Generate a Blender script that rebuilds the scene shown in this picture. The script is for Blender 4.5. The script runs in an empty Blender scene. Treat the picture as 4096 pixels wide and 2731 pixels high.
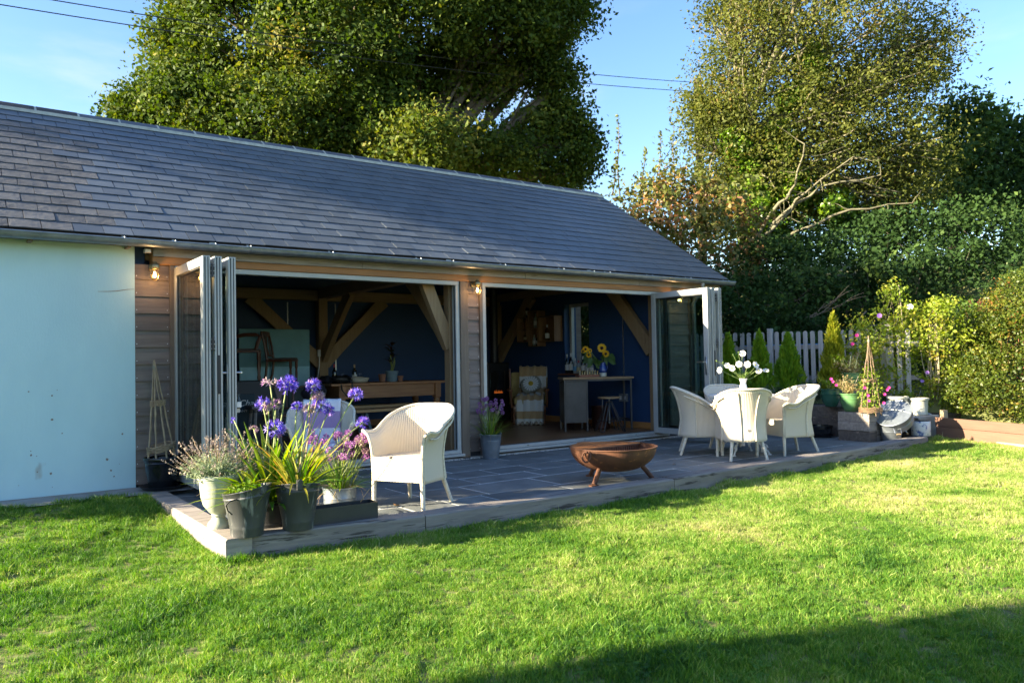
import bpy, math, random
import numpy as np
from mathutils import Vector, Matrix
random.seed(7)
rng = np.random.default_rng(7)
S = bpy.context.scene
COL = S.collection
R_ = math.radians
U = random.uniform

# ------------------------------------------------------------------ camera
cam_d = bpy.data.cameras.new('camera'); cam = bpy.data.objects.new('camera', cam_d); COL.objects.link(cam)
cam_d.sensor_width = 36; cam_d.sensor_fit = 'HORIZONTAL'; cam_d.lens = 27.352
cam_d.clip_start = .05; cam_d.clip_end = 2000
def cam_axes(yaw, pitch, roll):
    f = Vector((math.cos(yaw)*math.cos(pitch), math.sin(yaw)*math.cos(pitch), math.sin(pitch)))
    r0 = Vector((math.sin(yaw), -math.cos(yaw), 0)); u0 = r0.cross(f)
    return math.cos(roll)*r0+math.sin(roll)*u0, -math.sin(roll)*r0+math.cos(roll)*u0, f
cr, cu, cf = cam_axes(R_(53.906), R_(1.478), R_(-1.022))
cam.matrix_world = Matrix(((cr.x, cu.x, -cf.x, 0), (cr.y, cu.y, -cf.y, -8.35), (cr.z, cu.z, -cf.z, 1.215), (0, 0, 0, 1)))
cam_d.dof.use_dof = True; cam_d.dof.focus_distance = 6.6; cam_d.dof.aperture_fstop = 4.0
S.camera = cam

# ------------------------------------------------------------------ light
SUN_AZ, SUN_EL = 19.5, 19.0          # azimuth behind the facade line, from the left
w = bpy.data.worlds.new('World'); S.world = w; w.use_nodes = True
nt = w.node_tree; bg = nt.nodes['Background']
sky = nt.nodes.new('ShaderNodeTexSky'); sky.sky_type = 'NISHITA'; sky.sun_disc = False
sky.sun_elevation = R_(SUN_EL); sky.sun_rotation = R_(-(90-SUN_AZ)); sky.air_density = 1.0; sky.dust_density = .6; sky.ozone_density = 1.6
sky.altitude = 50
hsv = nt.nodes.new('ShaderNodeHueSaturation'); hsv.inputs['Saturation'].default_value = 1.2; hsv.inputs['Hue'].default_value = .509
nt.links.new(sky.outputs[0], hsv.inputs['Color'])
# thin cloud low in the sky
tc_ = nt.nodes.new('ShaderNodeTexCoord'); mp_ = nt.nodes.new('ShaderNodeMapping'); mp_.inputs['Scale'].default_value = (1.6,1.6,5.5); mp_.inputs['Location'].default_value = (.35,.1,.2)
cn_ = nt.nodes.new('ShaderNodeTexNoise'); cn_.inputs['Scale'].default_value = 1.7; cn_.inputs['Detail'].default_value = 7; cn_.inputs['Roughness'].default_value = .55
cr_ = nt.nodes.new('ShaderNodeMapRange'); cr_.interpolation_type = 'SMOOTHSTEP'; cr_.inputs['From Min'].default_value = .5; cr_.inputs['From Max'].default_value = .78
sz_ = nt.nodes.new('ShaderNodeSeparateXYZ'); hz_ = nt.nodes.new('ShaderNodeMapRange'); hz_.interpolation_type = 'SMOOTHSTEP'
hz_.inputs['From Min'].default_value = .46; hz_.inputs['From Max'].default_value = .12; hz_.inputs['To Min'].default_value = .12; hz_.inputs['To Max'].default_value = 1
mu_ = nt.nodes.new('ShaderNodeMath'); mu_.operation = 'MULTIPLY'; cm_ = nt.nodes.new('ShaderNodeMix'); cm_.data_type = 'RGBA'; cm_.inputs[7].default_value = (2.9,3.0,3.15,1)
L_ = nt.links.new
L_(tc_.outputs['Generated'], mp_.inputs['Vector']); L_(mp_.outputs[0], cn_.inputs['Vector']); L_(cn_.outputs[0], cr_.inputs[0]); L_(tc_.outputs['Generated'], sz_.inputs[0]); L_(sz_.outputs['Z'], hz_.inputs[0])
L_(cr_.outputs[0], mu_.inputs[0]); L_(hz_.outputs[0], mu_.inputs[1]); L_(mu_.outputs[0], cm_.inputs[0]); L_(hsv.outputs[0], cm_.inputs[6]); L_(cm_.outputs[2], bg.inputs[0])
bg.inputs[1].default_value = .076
sd = bpy.data.lights.new('sun', 'SUN'); sd.energy = 5.0; sd.angle = R_(.55); sd.color = (1, .86, .62)
sun = bpy.data.objects.new('sun', sd); COL.objects.link(sun)
ssv = Vector((-math.cos(R_(SUN_EL))*math.cos(R_(SUN_AZ)), math.cos(R_(SUN_EL))*math.sin(R_(SUN_AZ)), math.sin(R_(SUN_EL))))
sun.rotation_euler = ssv.to_track_quat('Z', 'Y').to_euler(); sun.location = ssv*30
S.view_settings.view_transform = 'Standard'; S.view_settings.look = 'None'
S.view_settings.exposure = 2.45; S.view_settings.gamma = 1; S.view_settings.use_curve_mapping = False
S.render.engine = 'CYCLES'
S.cycles.use_denoising = True; S.cycles.max_bounces = 8; S.cycles.transparent_max_bounces = 12
S.cycles.caustics_reflective = False; S.cycles.caustics_refractive = False

# ------------------------------------------------------------------ helpers
class MB:
    def __init__(s): s.v = []; s.f = []; s.uv = None
    def add(s, vs, fs):
        b = len(s.v); s.v += [tuple(p) for p in vs]; s.f += [tuple(i+b for i in f) for f in fs]; return s
    def box(s, x0, y0, z0, x1, y1, z1):
        return s.add([(x0,y0,z0),(x1,y0,z0),(x1,y1,z0),(x0,y1,z0),(x0,y0,z1),(x1,y0,z1),(x1,y1,z1),(x0,y1,z1)],
                     [(3,2,1,0),(4,5,6,7),(0,1,5,4),(1,2,6,5),(2,3,7,6),(3,0,4,7)])
    def cbox(s, x0, y0, z0, x1, y1, z1, c=.004, T=None):
        xs, ys, zs = (x0,x1), (y0,y1), (z0,z1); vs = []; ix = {}
        for i in (0,1):
            for j in (0,1):
                for k in (0,1):
                    dx, dy, dz = (c if i == 0 else -c), (c if j == 0 else -c), (c if k == 0 else -c)
                    for a in range(3):
                        p = [xs[i]+dx, ys[j]+dy, zs[k]+dz]; p[a] = (xs[i],ys[j],zs[k])[a]
                        ix[i,j,k,a] = len(vs); vs.append(p)
        fs = []
        for a in range(3):
            b, d = (a+1) % 3, (a+2) % 3
            for sd_ in (0,1):
                q = []
                for (m, n) in ((0,0),(1,0),(1,1),(0,1)):
                    t = [0,0,0]; t[a] = sd_; t[b] = m; t[d] = n; q.append(ix[t[0],t[1],t[2],a])
                fs.append(q if sd_ else q[::-1])
            for m in (0,1):
                for n in (0,1):
                    t0 = [0,0,0]; t1 = [0,0,0]; t0[b] = t1[b] = m; t0[d] = t1[d] = n; t1[a] = 1
                    q = [ix[(*t0,b)], ix[(*t1,b)], ix[(*t1,d)], ix[(*t0,d)]]
                    fs.append(q if (m+n) % 2 else q[::-1])
        for i in (0,1):
            for j in (0,1):
                for k in (0,1):
                    q = [ix[i,j,k,0], ix[i,j,k,1], ix[i,j,k,2]]
                    fs.append(q if (i+j+k) % 2 else q[::-1])
        if T is not None: vs = [T @ Vector(p) for p in vs]
        return s.add(vs, fs)
    def tube(s, pts, r, n=8, cap=True):
        P = [Vector(p) for p in pts]; m = len(P)
        rr = r if hasattr(r, '__len__') else [r]*m
        t0 = (P[1]-P[0]).normalized(); a = Vector((0,0,1)) if abs(t0.z) < .9 else Vector((1,0,0))
        nx = t0.cross(a).normalized(); vs = []
        for i in range(m):
            t = (P[min(i+1,m-1)]-P[max(i-1,0)])
            t = t.normalized() if t.length > 1e-9 else t0
            nx = (nx-t*nx.dot(t)).normalized(); ny = t.cross(nx)
            for k in range(n):
                an = 2*math.pi*k/n; vs.append(P[i]+(nx*math.cos(an)+ny*math.sin(an))*rr[i])
        fs = [(i*n+k, i*n+(k+1) % n, (i+1)*n+(k+1) % n, (i+1)*n+k) for i in range(m-1) for k in range(n)]
        if cap: fs += [tuple(range(n))[::-1], tuple((m-1)*n+k for k in range(n))]
        return s.add(vs, fs)
    def lathe(s, prof, n=24, c=(0,0,0), T=None):
        vs = []; m = len(prof)
        for (r, z) in prof:
            for k in range(n):
                an = 2*math.pi*k/n; p = Vector((r*math.cos(an), r*math.sin(an), z))
                if T is not None: p = T @ p
                vs.append((c[0]+p[0], c[1]+p[1], c[2]+p[2]))
        fs = [(i*n+k, i*n+(k+1) % n, (i+1)*n+(k+1) % n, (i+1)*n+k) for i in range(m-1) for k in range(n)]
        if prof[0][0] > 1e-6: fs.append(tuple(range(n))[::-1])
        if prof[-1][0] > 1e-6: fs.append(tuple((m-1)*n+k for k in range(n)))
        return s.add(vs, fs)
    def sphere(s, c, r, n=10, m=6, sc=(1,1,1)):
        prof = [(max(1e-7, math.sin(math.pi*i/m)), -math.cos(math.pi*i/m)) for i in range(m+1)]
        return s.lathe([(r*a, r*b) for a, b in prof], n, c, Matrix.Diagonal(sc))
    def sheet(s, nu, nv, fn, closed=False):
        vs = [fn(i/nu, j/nv) for j in range(nv+1) for i in range(nu+1)]; W_ = nu+1
        return s.add(vs, [(j*W_+i, j*W_+i+1, (j+1)*W_+i+1, (j+1)*W_+i) for j in range(nv) for i in range(nu)])
    def strap(s, pts, wid, side, fold=.0):
        """leaf blade: centre line pts, widths, side vector"""
        P = [Vector(p) for p in pts]; vs = []; sv = Vector(side).normalized(); n = len(P)
        for i, p in enumerate(P):
            t = (P[min(i+1,n-1)]-P[max(i-1,0)]).normalized(); up = sv.cross(t)
            w_ = wid[i]; vs += [p-sv*w_+up*fold*w_, p, p+sv*w_+up*fold*w_]
        fs = []
        for i in range(n-1):
            a = i*3; fs += [(a,a+1,a+4,a+3),(a+1,a+2,a+5,a+4)]
        return s.add(vs, fs)
    def build(s, name, mat, parent=None, smooth=False, loc=None, rot=None):
        me = bpy.data.meshes.new(name); me.from_pydata(s.v, [], s.f); me.validate()
        if smooth: me.shade_smooth()
        if mat: me.materials.append(mat)
        return link(name, me, parent, loc, rot)
def link(name, me, parent=None, loc=None, rot=None):
    o = bpy.data.objects.new(name, me); COL.objects.link(o)
    if parent is not None: o.parent = parent
    if loc is not None: o.location = loc
    if rot is not None: o.rotation_euler = rot
    return o
def autosmooth(o, ang=40):
    me = o.data; me.shade_smooth()
    try: me.set_sharp_from_angle(angle=R_(ang))
    except Exception: pass
    return o
def tag(o, label=None, cat=None, group=None, kind=None):
    if label: o['label'] = label
    if cat: o['category'] = cat
    if group: o['group'] = group
    if kind: o['kind'] = kind
    return o
def thing(name, label, cat, loc=(0,0,0), rz=0, group=None):
    o = bpy.data.objects.new(name, None); COL.objects.link(o); o.empty_display_size = .1
    o.location = loc; o.rotation_euler = (0,0,rz); return tag(o, label, cat, group)
def copy_tree(o, parent=None):
    c = o.copy(); COL.objects.link(c)
    if parent is not None: c.parent = parent
    for ch in [x for x in o.children]: copy_tree(ch, c)
    return c
def npmesh(name, V, F, mat, parent=None, attr=None, kind=None, loc=None):
    """V (n,3), F (m,k) numpy -> one mesh object; attr: per-face float 'v'"""
    me = bpy.data.meshes.new(name); V = np.ascontiguousarray(V, dtype=np.float32); F = np.ascontiguousarray(F, dtype=np.int32)
    m, k = F.shape
    me.vertices.add(len(V)); me.vertices.foreach_set('co', V.ravel())
    me.loops.add(m*k); me.loops.foreach_set('vertex_index', F.ravel())
    me.polygons.add(m); me.polygons.foreach_set('loop_start', np.arange(0, m*k, k, dtype=np.int32))
    me.update(calc_edges=True)
    if attr is not None:
        a = me.attributes.new('v', 'FLOAT', 'FACE'); a.data.foreach_set('value', np.ascontiguousarray(attr, dtype=np.float32))
    me.materials.append(mat); o = link(name, me, parent, loc)
    if kind: o['kind'] = kind
    return o

# ------------------------------------------------------------------ materials
def newmat(name):
    m = bpy.data.materials.new(name); m.use_nodes = True; t = m.node_tree
    return m, t, t.nodes['Principled BSDF']
def N(t, typ, **kw):
    n = t.nodes.new(typ)
    for k, v in kw.items():
        if k in n.inputs: n.inputs[k].default_value = v
        else: setattr(n, k, v)
    return n
def coords(t, stretch=(1,1,1), kind='Object', rand=True):
    tc = N(t, 'ShaderNodeTexCoord'); mp = N(t, 'ShaderNodeMapping'); mp.inputs['Scale'].default_value = stretch
    t.links.new(tc.outputs[kind], mp.inputs['Vector'])
    if rand:
        oi = N(t, 'ShaderNodeObjectInfo'); mu = N(t, 'ShaderNodeVectorMath', operation='SCALE'); mu.inputs['Scale'].default_value = 37
        cx = N(t, 'ShaderNodeCombineXYZ')
        for i in range(3): t.links.new(oi.outputs['Random'], cx.inputs[i])
        t.links.new(cx.outputs[0], mu.inputs[0]); t.links.new(mu.outputs[0], mp.inputs['Location'])
    return mp.outputs[0]
def c4(c): return (c[0], c[1], c[2], 1)
def ramp(t, stops):
    n = N(t, 'ShaderNodeValToRGB'); e = n.color_ramp.elements
    while len(e) < len(stops): e.new(.5)
    for i, (p, c) in enumerate(stops): e[i].position = p; e[i].color = c4(c)
    return n
def M(name, c1, c2=None, scale=6, stretch=(1,1,1), rough=.6, bump=.1, bscale=None, bdist=.01, metal=0, orand=.0, detail=6, spots=None, kind='Object', rand=True, coat=0, spec=.5, lo=.3, hi=.7, rrough=0):
    m, t, b = newmat(name); v = coords(t, stretch, kind, rand)
    if c2 is None: c2 = tuple(x*.72 for x in c1)
    nz = N(t, 'ShaderNodeTexNoise', Scale=scale, Detail=detail, Roughness=.6); t.links.new(v, nz.inputs['Vector'])
    rp = ramp(t, [(lo, c2), (hi, c1)]); t.links.new(nz.outputs[0], rp.inputs[0]); col = rp.outputs[0]
    if spots:   # (colour, scale, threshold)
        n2 = N(t, 'ShaderNodeTexNoise', Scale=spots[1], Detail=4, Roughness=.65); t.links.new(v, n2.inputs['Vector'])
        r2 = ramp(t, [(spots[2], (0,0,0)), (min(1, spots[2]+.07), (1,1,1))]); t.links.new(n2.outputs[0], r2.inputs[0])
        mx = N(t, 'ShaderNodeMix', data_type='RGBA'); t.links.new(r2.outputs[0], mx.inputs[0]); t.links.new(col, mx.inputs[6]); mx.inputs[7].default_value = c4(spots[0])
        col = mx.outputs[2]
    if orand:
        oi = N(t, 'ShaderNodeObjectInfo'); mr = N(t, 'ShaderNodeMapRange'); mr.inputs['To Min'].default_value = 1-orand; mr.inputs['To Max'].default_value = 1+orand
        t.links.new(oi.outputs['Random'], mr.inputs[0])
        hs = N(t, 'ShaderNodeHueSaturation'); t.links.new(mr.outputs[0], hs.inputs['Value']); t.links.new(col, hs.inputs['Color']); col = hs.outputs[0]
    t.links.new(col, b.inputs['Base Color'])
    b.inputs['Roughness'].default_value = rough; b.inputs['Metallic'].default_value = metal
    b.inputs['Specular IOR Level'].default_value = spec
    if rrough:
        mr = N(t, 'ShaderNodeMapRange'); mr.inputs['To Min'].default_value = rough-rrough; mr.inputs['To Max'].default_value = rough+rrough
        t.links.new(nz.outputs[0], mr.inputs[0]); t.links.new(mr.outputs[0], b.inputs['Roughness'])
    if coat: b.inputs['Coat Weight'].default_value = coat; b.inputs['Coat Roughness'].default_value = .076
    if bump:
        n3 = N(t, 'ShaderNodeTexNoise', Scale=bscale or scale*3, Detail=8, Roughness=.65); t.links.new(v, n3.inputs['Vector'])
        bp = N(t, 'ShaderNodeBump', Strength=bump, Distance=bdist); t.links.new(n3.outputs[0], bp.inputs['Height']); t.links.new(bp.outputs[0], b.inputs['Normal'])
    return m
def WOOD(name, c1, c2, axis=0, rough=.65, bump=.25, orand=.12, fine=1.0, cracks=None, **kw):
    st = [14*fine, 14*fine, 14*fine]; st[axis] = 1.1*fine
    return M(name, c1, c2, scale=2.2, stretch=tuple(st), rough=rough, bump=bump, bscale=7, bdist=.004, orand=orand, spots=cracks, **kw)
def LEAF(name, stops, transl=.35, rough=.5, attr=True, spec=.35):
    m, t, b = newmat(name); out = t.nodes['Material Output']
    if attr:
        a = N(t, 'ShaderNodeAttribute', attribute_name='v'); fac = a.outputs['Fac']
    else:
        a = N(t, 'ShaderNodeObjectInfo'); fac = a.outputs['Random']
    rp = ramp(t, stops); t.links.new(fac, rp.inputs[0]); t.links.new(rp.outputs[0], b.inputs['Base Color'])
    b.inputs['Roughness'].default_value = rough; b.inputs['Specular IOR Level'].default_value = spec
    tr = N(t, 'ShaderNodeBsdfTranslucent'); hs = N(t, 'ShaderNodeHueSaturation', Hue=.49, Saturation=1.15, Value=1.5)
    t.links.new(rp.outputs[0], hs.inputs['Color']); t.links.new(hs.outputs[0], tr.inputs['Color'])
    mx = N(t, 'ShaderNodeMixShader'); mx.inputs[0].default_value = transl
    t.links.new(b.outputs[0], mx.inputs[1]); t.links.new(tr.outputs[0], mx.inputs[2]); t.links.new(mx.outputs[0], out.inputs['Surface'])
    return m
def PLAIN(name, c, rough=.5, metal=0, **kw):
    return M(name, c, tuple(x*.85 for x in c), rough=rough, metal=metal, bump=kw.pop('bump', .04), **kw)
def GLASS(name, tint=(.93,.97,.96), rough=0.0, refl=1.45):
    # thin pane: clear with fresnel reflection
    m, t, b = newmat(name); out = t.nodes['Material Output']
    tr = N(t, 'ShaderNodeBsdfTransparent'); tr.inputs[0].default_value = c4(tint)
    gl = N(t, 'ShaderNodeBsdfGlossy', Roughness=rough); fr = N(t, 'ShaderNodeFresnel')
    ge = N(t, 'ShaderNodeNewGeometry'); mi = N(t, 'ShaderNodeMapRange'); mi.inputs['To Min'].default_value = refl; mi.inputs['To Max'].default_value = 1/refl
    t.links.new(ge.outputs['Backfacing'], mi.inputs[0]); t.links.new(mi.outputs[0], fr.inputs['IOR'])
    mx = N(t, 'ShaderNodeMixShader'); t.links.new(fr.outputs[0], mx.inputs[0]); t.links.new(tr.outputs[0], mx.inputs[1]); t.links.new(gl.outputs[0], mx.inputs[2])
    t.links.new(mx.outputs[0], out.inputs['Surface']); return m
def EMIT(name, c, s):
    m, t, b = newmat(name); b.inputs['Base Color'].default_value = c4(c); b.inputs['Emission Color'].default_value = c4(c); b.inputs['Emission Strength'].default_value = s
    return m
def wob(p0, p1, n=6, amp=.1, sag=0):
    P0, P1 = Vector(p0), Vector(p1); L = (P1-P0).length; pts = []
    o1, o2 = Vector((U(-1,1),U(-1,1),U(-1,1))), Vector((U(-1,1),U(-1,1),U(-1,1)))
    for i in range(n+1):
        t = i/n; e = t*(1-t)*4
        pts.append(P0.lerp(P1,t)+o1*amp*L*e*.5+o2*amp*L*math.sin(6.28*t)*.3+Vector((0,0,sag*L*e)))
    return pts
# ------------------------------------------------------------------ palette
slate_new = M('slate', (.10,.118,.138), (.07,.084,.102), scale=3, rough=.5, bump=.35, bscale=9, bdist=.006, orand=.16, rrough=.12, rand=True)
slate_old = M('weathered_slate', (.11,.112,.115), (.06,.063,.068), scale=7, rough=.7, bump=.8, bscale=14, bdist=.012, orand=.22, spots=((.17,.15,.13), 11, .64), rand=True)
ridge_m = M('ridge_clay', (.105,.11,.125), (.07,.075,.09), scale=5, rough=.6, bump=.3, orand=.08)
ridge_old = M('weathered_ridge', (.07,.066,.062), (.04,.038,.04), scale=6, rough=.85, bump=.6, spots=((.3,.3,.25), 22, .66), orand=.1)
mortar = M('mortar', (.5,.5,.42), (.34,.34,.29), scale=14, rough=.9, bump=.5)
felt = PLAIN('felt', (.03,.03,.033), .9)
render_m = M('painted_render', (.52,.72,.74), (.45,.64,.67), scale=1.6, stretch=(1,1,.4), rough=.8, bump=.35, bscale=55, bdist=.006, spots=((.36,.36,.31), 2.3, .71), rand=False)
flake_m = M('bare_render', (.3,.25,.2), (.2,.17,.14), scale=20, rough=.9)
clad_m = WOOD('weathered_larch', (.2,.155,.13), (.125,.096,.083), axis=0, orand=.18, cracks=((.085,.06,.05), 3.2, .66))
oak_post = WOOD('weathered_oak_upright', (.2,.148,.105), (.13,.095,.07), axis=2)
oak_fascia = WOOD('silvered_oak', (.38,.34,.32), (.22,.19,.175), axis=0, bump=.5, cracks=((.12,.08,.06), 2.2, .63), orand=.08)
oak_in_x = WOOD('oak_beam_lengthwise', (.3,.2,.105), (.22,.14,.07), axis=0, cracks=((.14,.085,.045), 1.6, .68))
oak_in_y = WOOD('oak_beam_crosswise', (.3,.2,.105), (.22,.14,.07), axis=1, cracks=((.14,.085,.045), 1.6, .68))
oak_in_z = WOOD('oak_beam_upright', (.3,.2,.105), (.22,.14,.07), axis=2, cracks=((.14,.085,.045), 1.6, .68))
floor_m = WOOD('oak_floor', (.30,.15,.065), (.19,.09,.04), axis=0, rough=.38, bump=.08, orand=.2)
skirt_m = WOOD('skirting_wood', (.5,.24,.08), (.36,.16,.05), axis=1, rough=.45)
blue_m = M('blue_paint', (.016,.055,.15), (.013,.047,.13), scale=2, rough=.65, bump=.05, bscale=60)
alu = PLAIN('grey_aluminium', (.42,.43,.41), .38, metal=.0, spec=.6)
alu_dark = PLAIN('dark_gasket', (.025,.028,.03), .5)
steel = PLAIN('brushed_steel', (.6,.62,.63), .28, metal=1)
galv = M('galvanised_steel', (.27,.305,.34), (.17,.195,.22), scale=9, rough=.4, bump=.12, bscale=10, metal=.6, rrough=.1)
glass = GLASS('clear_glass')
black_m = PLAIN('black_iron', (.012,.012,.013), .45)
white_m = PLAIN('white_plastic', (.75,.75,.73), .4)
brass = M('aged_brass', (.42,.33,.17), (.27,.2,.1), scale=9, rough=.42, metal=.9, bump=.1)
conc = M('concrete', (.36,.34,.31), (.24,.225,.205), scale=5, rough=.9, bump=.5, bscale=30, spots=((.15,.15,.11), 3, .64))

# ------------------------------------------------------------------ the garden room
B = thing('garden_room', 'long single storey outbuilding with slate roof and folding glass doors open', 'outbuilding')
XL, XR = -.12, 10.34
EY, EZ, PIT = -.19, 2.476, R_(32.6)
cp, sp = math.cos(PIT), math.sin(PIT)
RY = 2.9; RL = (RY-EY)/cp; RZ = EZ+RL*sp
def roofpt(x, s, n=0): return Vector((x, EY+s*cp-n*sp, EZ+s*sp+n*cp))
# shell
def bx(name, m, *b, parent=B): return MB().box(*b).build(name, m, parent)
wall = bx('wall', render_m, XL, -.02, .055, 1.504, .2, 2.44); wall['label'] = 'pale green rendered wall with flaking paint'
fl = MB()
for _ in range(26):
    x = U(.1,1.45); z = .1+abs(random.gauss(0,.35)) if random.random() < .75 else U(.3,2.2)
    if z > 2.3: continue
    n = random.randint(5,7); r = U(.003,.012)
    vs = [(x+math.cos(6.283*i/n)*r*U(.6,1.3), -.0225, z+math.sin(6.283*i/n)*r*U(.6,1.4)) for i in range(n)]
    fl.add(vs, [tuple(range(n))[::-1]])
fl.build('paint_flake', flake_m, wall)['kind'] = 'stuff'
ck = MB(); q0 = [(1.18,-.0226,1.955),(1.26,-.0226,1.958),(1.35,-.0226,1.966),(1.44,-.0226,1.985),(1.5,-.0226,1.99)]
ck.add([(x,y,z+s*.004*(1-abs(i-2)/3)) for s in (-1,1) for i,(x,y,z) in enumerate(q0)], [(i,i+1,i+6,i+5) for i in range(4)]).build('crack', flake_m, wall)
bx('wall_base', conc, XL, -.035, .035, 1.506, .2, .057, parent=wall)
wl = MB().box(XL, .2, 0, XL+.2, 4.9, 2.4).box(1.3,.2,0,1.5,4.7,2.5)
wl.build('side_wall', render_m, B)
bx('back_wall', blue_m, XL, 4.7, 0, 9.5, 4.9, 3.35)
MB().add([(x_,y_,z_) for x_ in (1.504,1.62) for y_,z_ in ((.12,.02),(4.695,.02),(4.695,3.05),(RY,RZ-.2),(.12,2.44))],[(0,1,2,3,4),(9,8,7,6,5),(0,5,6,1),(1,6,7,2),(2,7,8,3),(3,8,9,4),(4,9,5,0)]).build('partition', blue_m, B)
lin = MB()
lin.box(9.1,.1,.08,9.38,1.84,2.46).box(9.1,2.51,.08,9.38,4.697,2.46).box(9.1,1.84,.08,9.38,2.51,1.0).box(9.1,1.84,2.24,9.38,2.51,2.46)
lin.add([(9.1,.1,2.46),(9.1,4.697,2.46),(9.1,4.697,3.3),(9.1,RY,RZ-.12),(9.1,.1,2.6)], [(0,1,2,3,4)])
lin.build('end_wall', blue_m, B)
gm = MB()
gm.box(9.38,.02,-.02,9.5,1.84,2.46).box(9.38,2.51,-.02,9.5,4.898,2.46).box(9.38,1.84,-.02,9.5,2.51,1.0).box(9.38,1.84,2.24,9.5,2.51,2.46)
gm.add([(9.5,.02,2.46),(9.5,4.898,2.46),(9.5,4.898,3.2),(9.5,RY,RZ-.12),(9.5,.02,2.56)], [(0,1,2,3,4)])
gm.build('gable_wall', clad_m, B)
wn = MB()
for y0,y1,z0,z1 in ((1.84,1.9,1.0,2.24),(2.45,2.51,1.0,2.24),(1.9,2.45,1.0,1.06),(1.9,2.45,2.18,2.24)): wn.cbox(9.22,y0,z0,9.29,y1,z1,.005)
win = wn.build('window', alu, B); win['label'] = 'narrow window in the blue end wall'
bx('pane', glass, 9.25,1.9,1.06,9.26,2.45,2.18, parent=win)
bx('sill', WOOD('dark_sill', (.2,.08,.04), (.12,.05,.03), axis=1, rough=.4), 9.0,1.7,.955,9.215,2.6,.985, parent=win)
# floor: base and boards
bx('floor', felt, 1.62, .0, .02, 9.1, 4.7, .085)
y = .02; k = 0
fb = {}
while y < 3.2:
    x = 1.62
    off = U(.3,1.8); cuts = [1.62]
    while cuts[-1] < 9.1: cuts.append(min(9.1, cuts[-1]+(off if len(cuts) == 1 else U(1.5,2.2))))
    for a, b in zip(cuts[:-1], cuts[1:]):
        MB().cbox(a+.001, y+.001, .0865, b-.001, y+.139, .1, .0015).build('floor_board', floor_m, B)
    y += .14
bx('floor_far', floor_m, 1.62, y, .0865, 9.1, 4.69, .0995)
sk = MB().cbox(9.08,.12,.102,9.098,4.69,.205,.004); sk.build('skirting', skirt_m, B)
bx('skirting', WOOD('skirting_back', (.4,.19,.07), (.3,.13,.05), axis=0, rough=.45), 1.63,4.68,.102,9.07,4.698,.205)
# foundation lip with white pebbles
bx('footing', conc, 1.506, -.05, -.06, 9.56, .12, .02)
# roof deck
rd = MB()
for (x0, x1) in ((XL, XR),):
    a = [roofpt(x0,-.02,-.02), roofpt(x1,-.02,-.02), roofpt(x1,RL,-.02), roofpt(x0,RL,-.02)]
    b = [roofpt(x0,.02,-.11), roofpt(x1,.02,-.11), roofpt(x1,RL,-.11), roofpt(x0,RL,-.11)]
    rd.add(a+b, [(0,1,2,3),(7,6,5,4),(0,4,5,1),(1,5,6,2),(3,7,4,0)])
    mir = lambda p: Vector((p.x, 2*RY-p.y, p.z))
    rd.add([mir(p) for p in a+b], [(3,2,1,0),(4,5,6,7),(1,5,4,0),(2,6,5,1),(0,4,7,3)])
roof = rd.build('roof', felt, B)
MB().box(XL,4.9,EZ+1.1,XR,5.6,EZ+1.1+.02).build('back_soffit', felt, roof)
# slates
G_ = RL/18.0; SW = .2535
cells = []
for r in range(18):
    off = (r % 2)*SW/2
    nx = int((XR-XL)/SW)+2
    for i in range(nx):
        x0 = XR-(i+1)*SW-off+(SW if off else 0); x1 = x0+SW
        x0 = max(x0, XL); x1 = min(x1, XR)
        if x1-x0 < .06: continue
        cells.append((r, x0, x1))
camp = Vector((0,-8.35,1.215))
def slate_bm(mb, r, x0, x1):
    s0 = r*G_+U(-.004,.004); L = min(.42, RL-.02-s0); g = .0018+abs(random.gauss(0,.0012)); old = x1 < 1.35+((r*37) % 5-2)*.1
    if old: g += .001
    t = .0078 if not old else .011
    lift = .0172+U(0,.003)+(U(0,.004) if random.random() < .08 else 0); tw = U(-.001,.001); dx = U(-.0015,.0015)
    pts = []
    for (x, s_) in ((x0+g+dx, s0),(x1-g+dx, s0),(x1-g+dx, s0+L),(x0+g+dx, s0+L)):
        up = (s_-s0)/L; n = lift*(1-up)+.002+(tw if x > (x0+x1)/2 else -tw)*(1-up)
        pts.append((x, s_, n))
    if old:
        # ragged lower edge
        m = 5; low = []
        for j in range(m+1):
            low.append((pts[0][0]+(pts[1][0]-pts[0][0])*j/m, s0+U(-.005,.006), pts[0][2]))
        ring = low+[pts[2], pts[3]]
    else:
        ring = [(pts[0][0],pts[0][1]+U(-.001,.002),pts[0][2]), pts[1], pts[2], pts[3]]
    n = len(ring)
    top = [roofpt(a, b, c) for a, b, c in ring]; bot = [roofpt(a, b, c-t) for a, b, c in ring]
    fs = [tuple(range(n))]+[((j+1) % n, j, n+j, n+(j+1) % n) for j in range(n)]
    mb.add(top+bot, fs)
    return old
vis = [(c, (roofpt((c[1]+c[2])/2, c[0]*G_)-camp).length) for c in cells]
def px_ok(c):   # in view of the photograph
    p = roofpt((c[1]+c[2])/2, c[0]*G_+.1)-camp; z = p.dot(cf); x = p.dot(cr)/z
    return abs(x) < .7
order = sorted(vis, key=lambda t: (not px_ok(t[0]), t[1]))
rest = MB()
for q, (c, d) in enumerate(order):
    if q < 296:
        mb = MB(); old = slate_bm(mb, *c); mb.build('slate', slate_old if old else slate_new, roof)
    else: slate_bm(rest, *c)
rest.build('slate', slate_new, roof)['kind'] = 'stuff'
MB().add([roofpt(XL,-.03,-.025),roofpt(XR,-.03,-.025),roofpt(XR,.1,-.001),roofpt(XL,.1,-.001)],[(0,1,2,3)]).build('eaves_tray', felt, roof)
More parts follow.
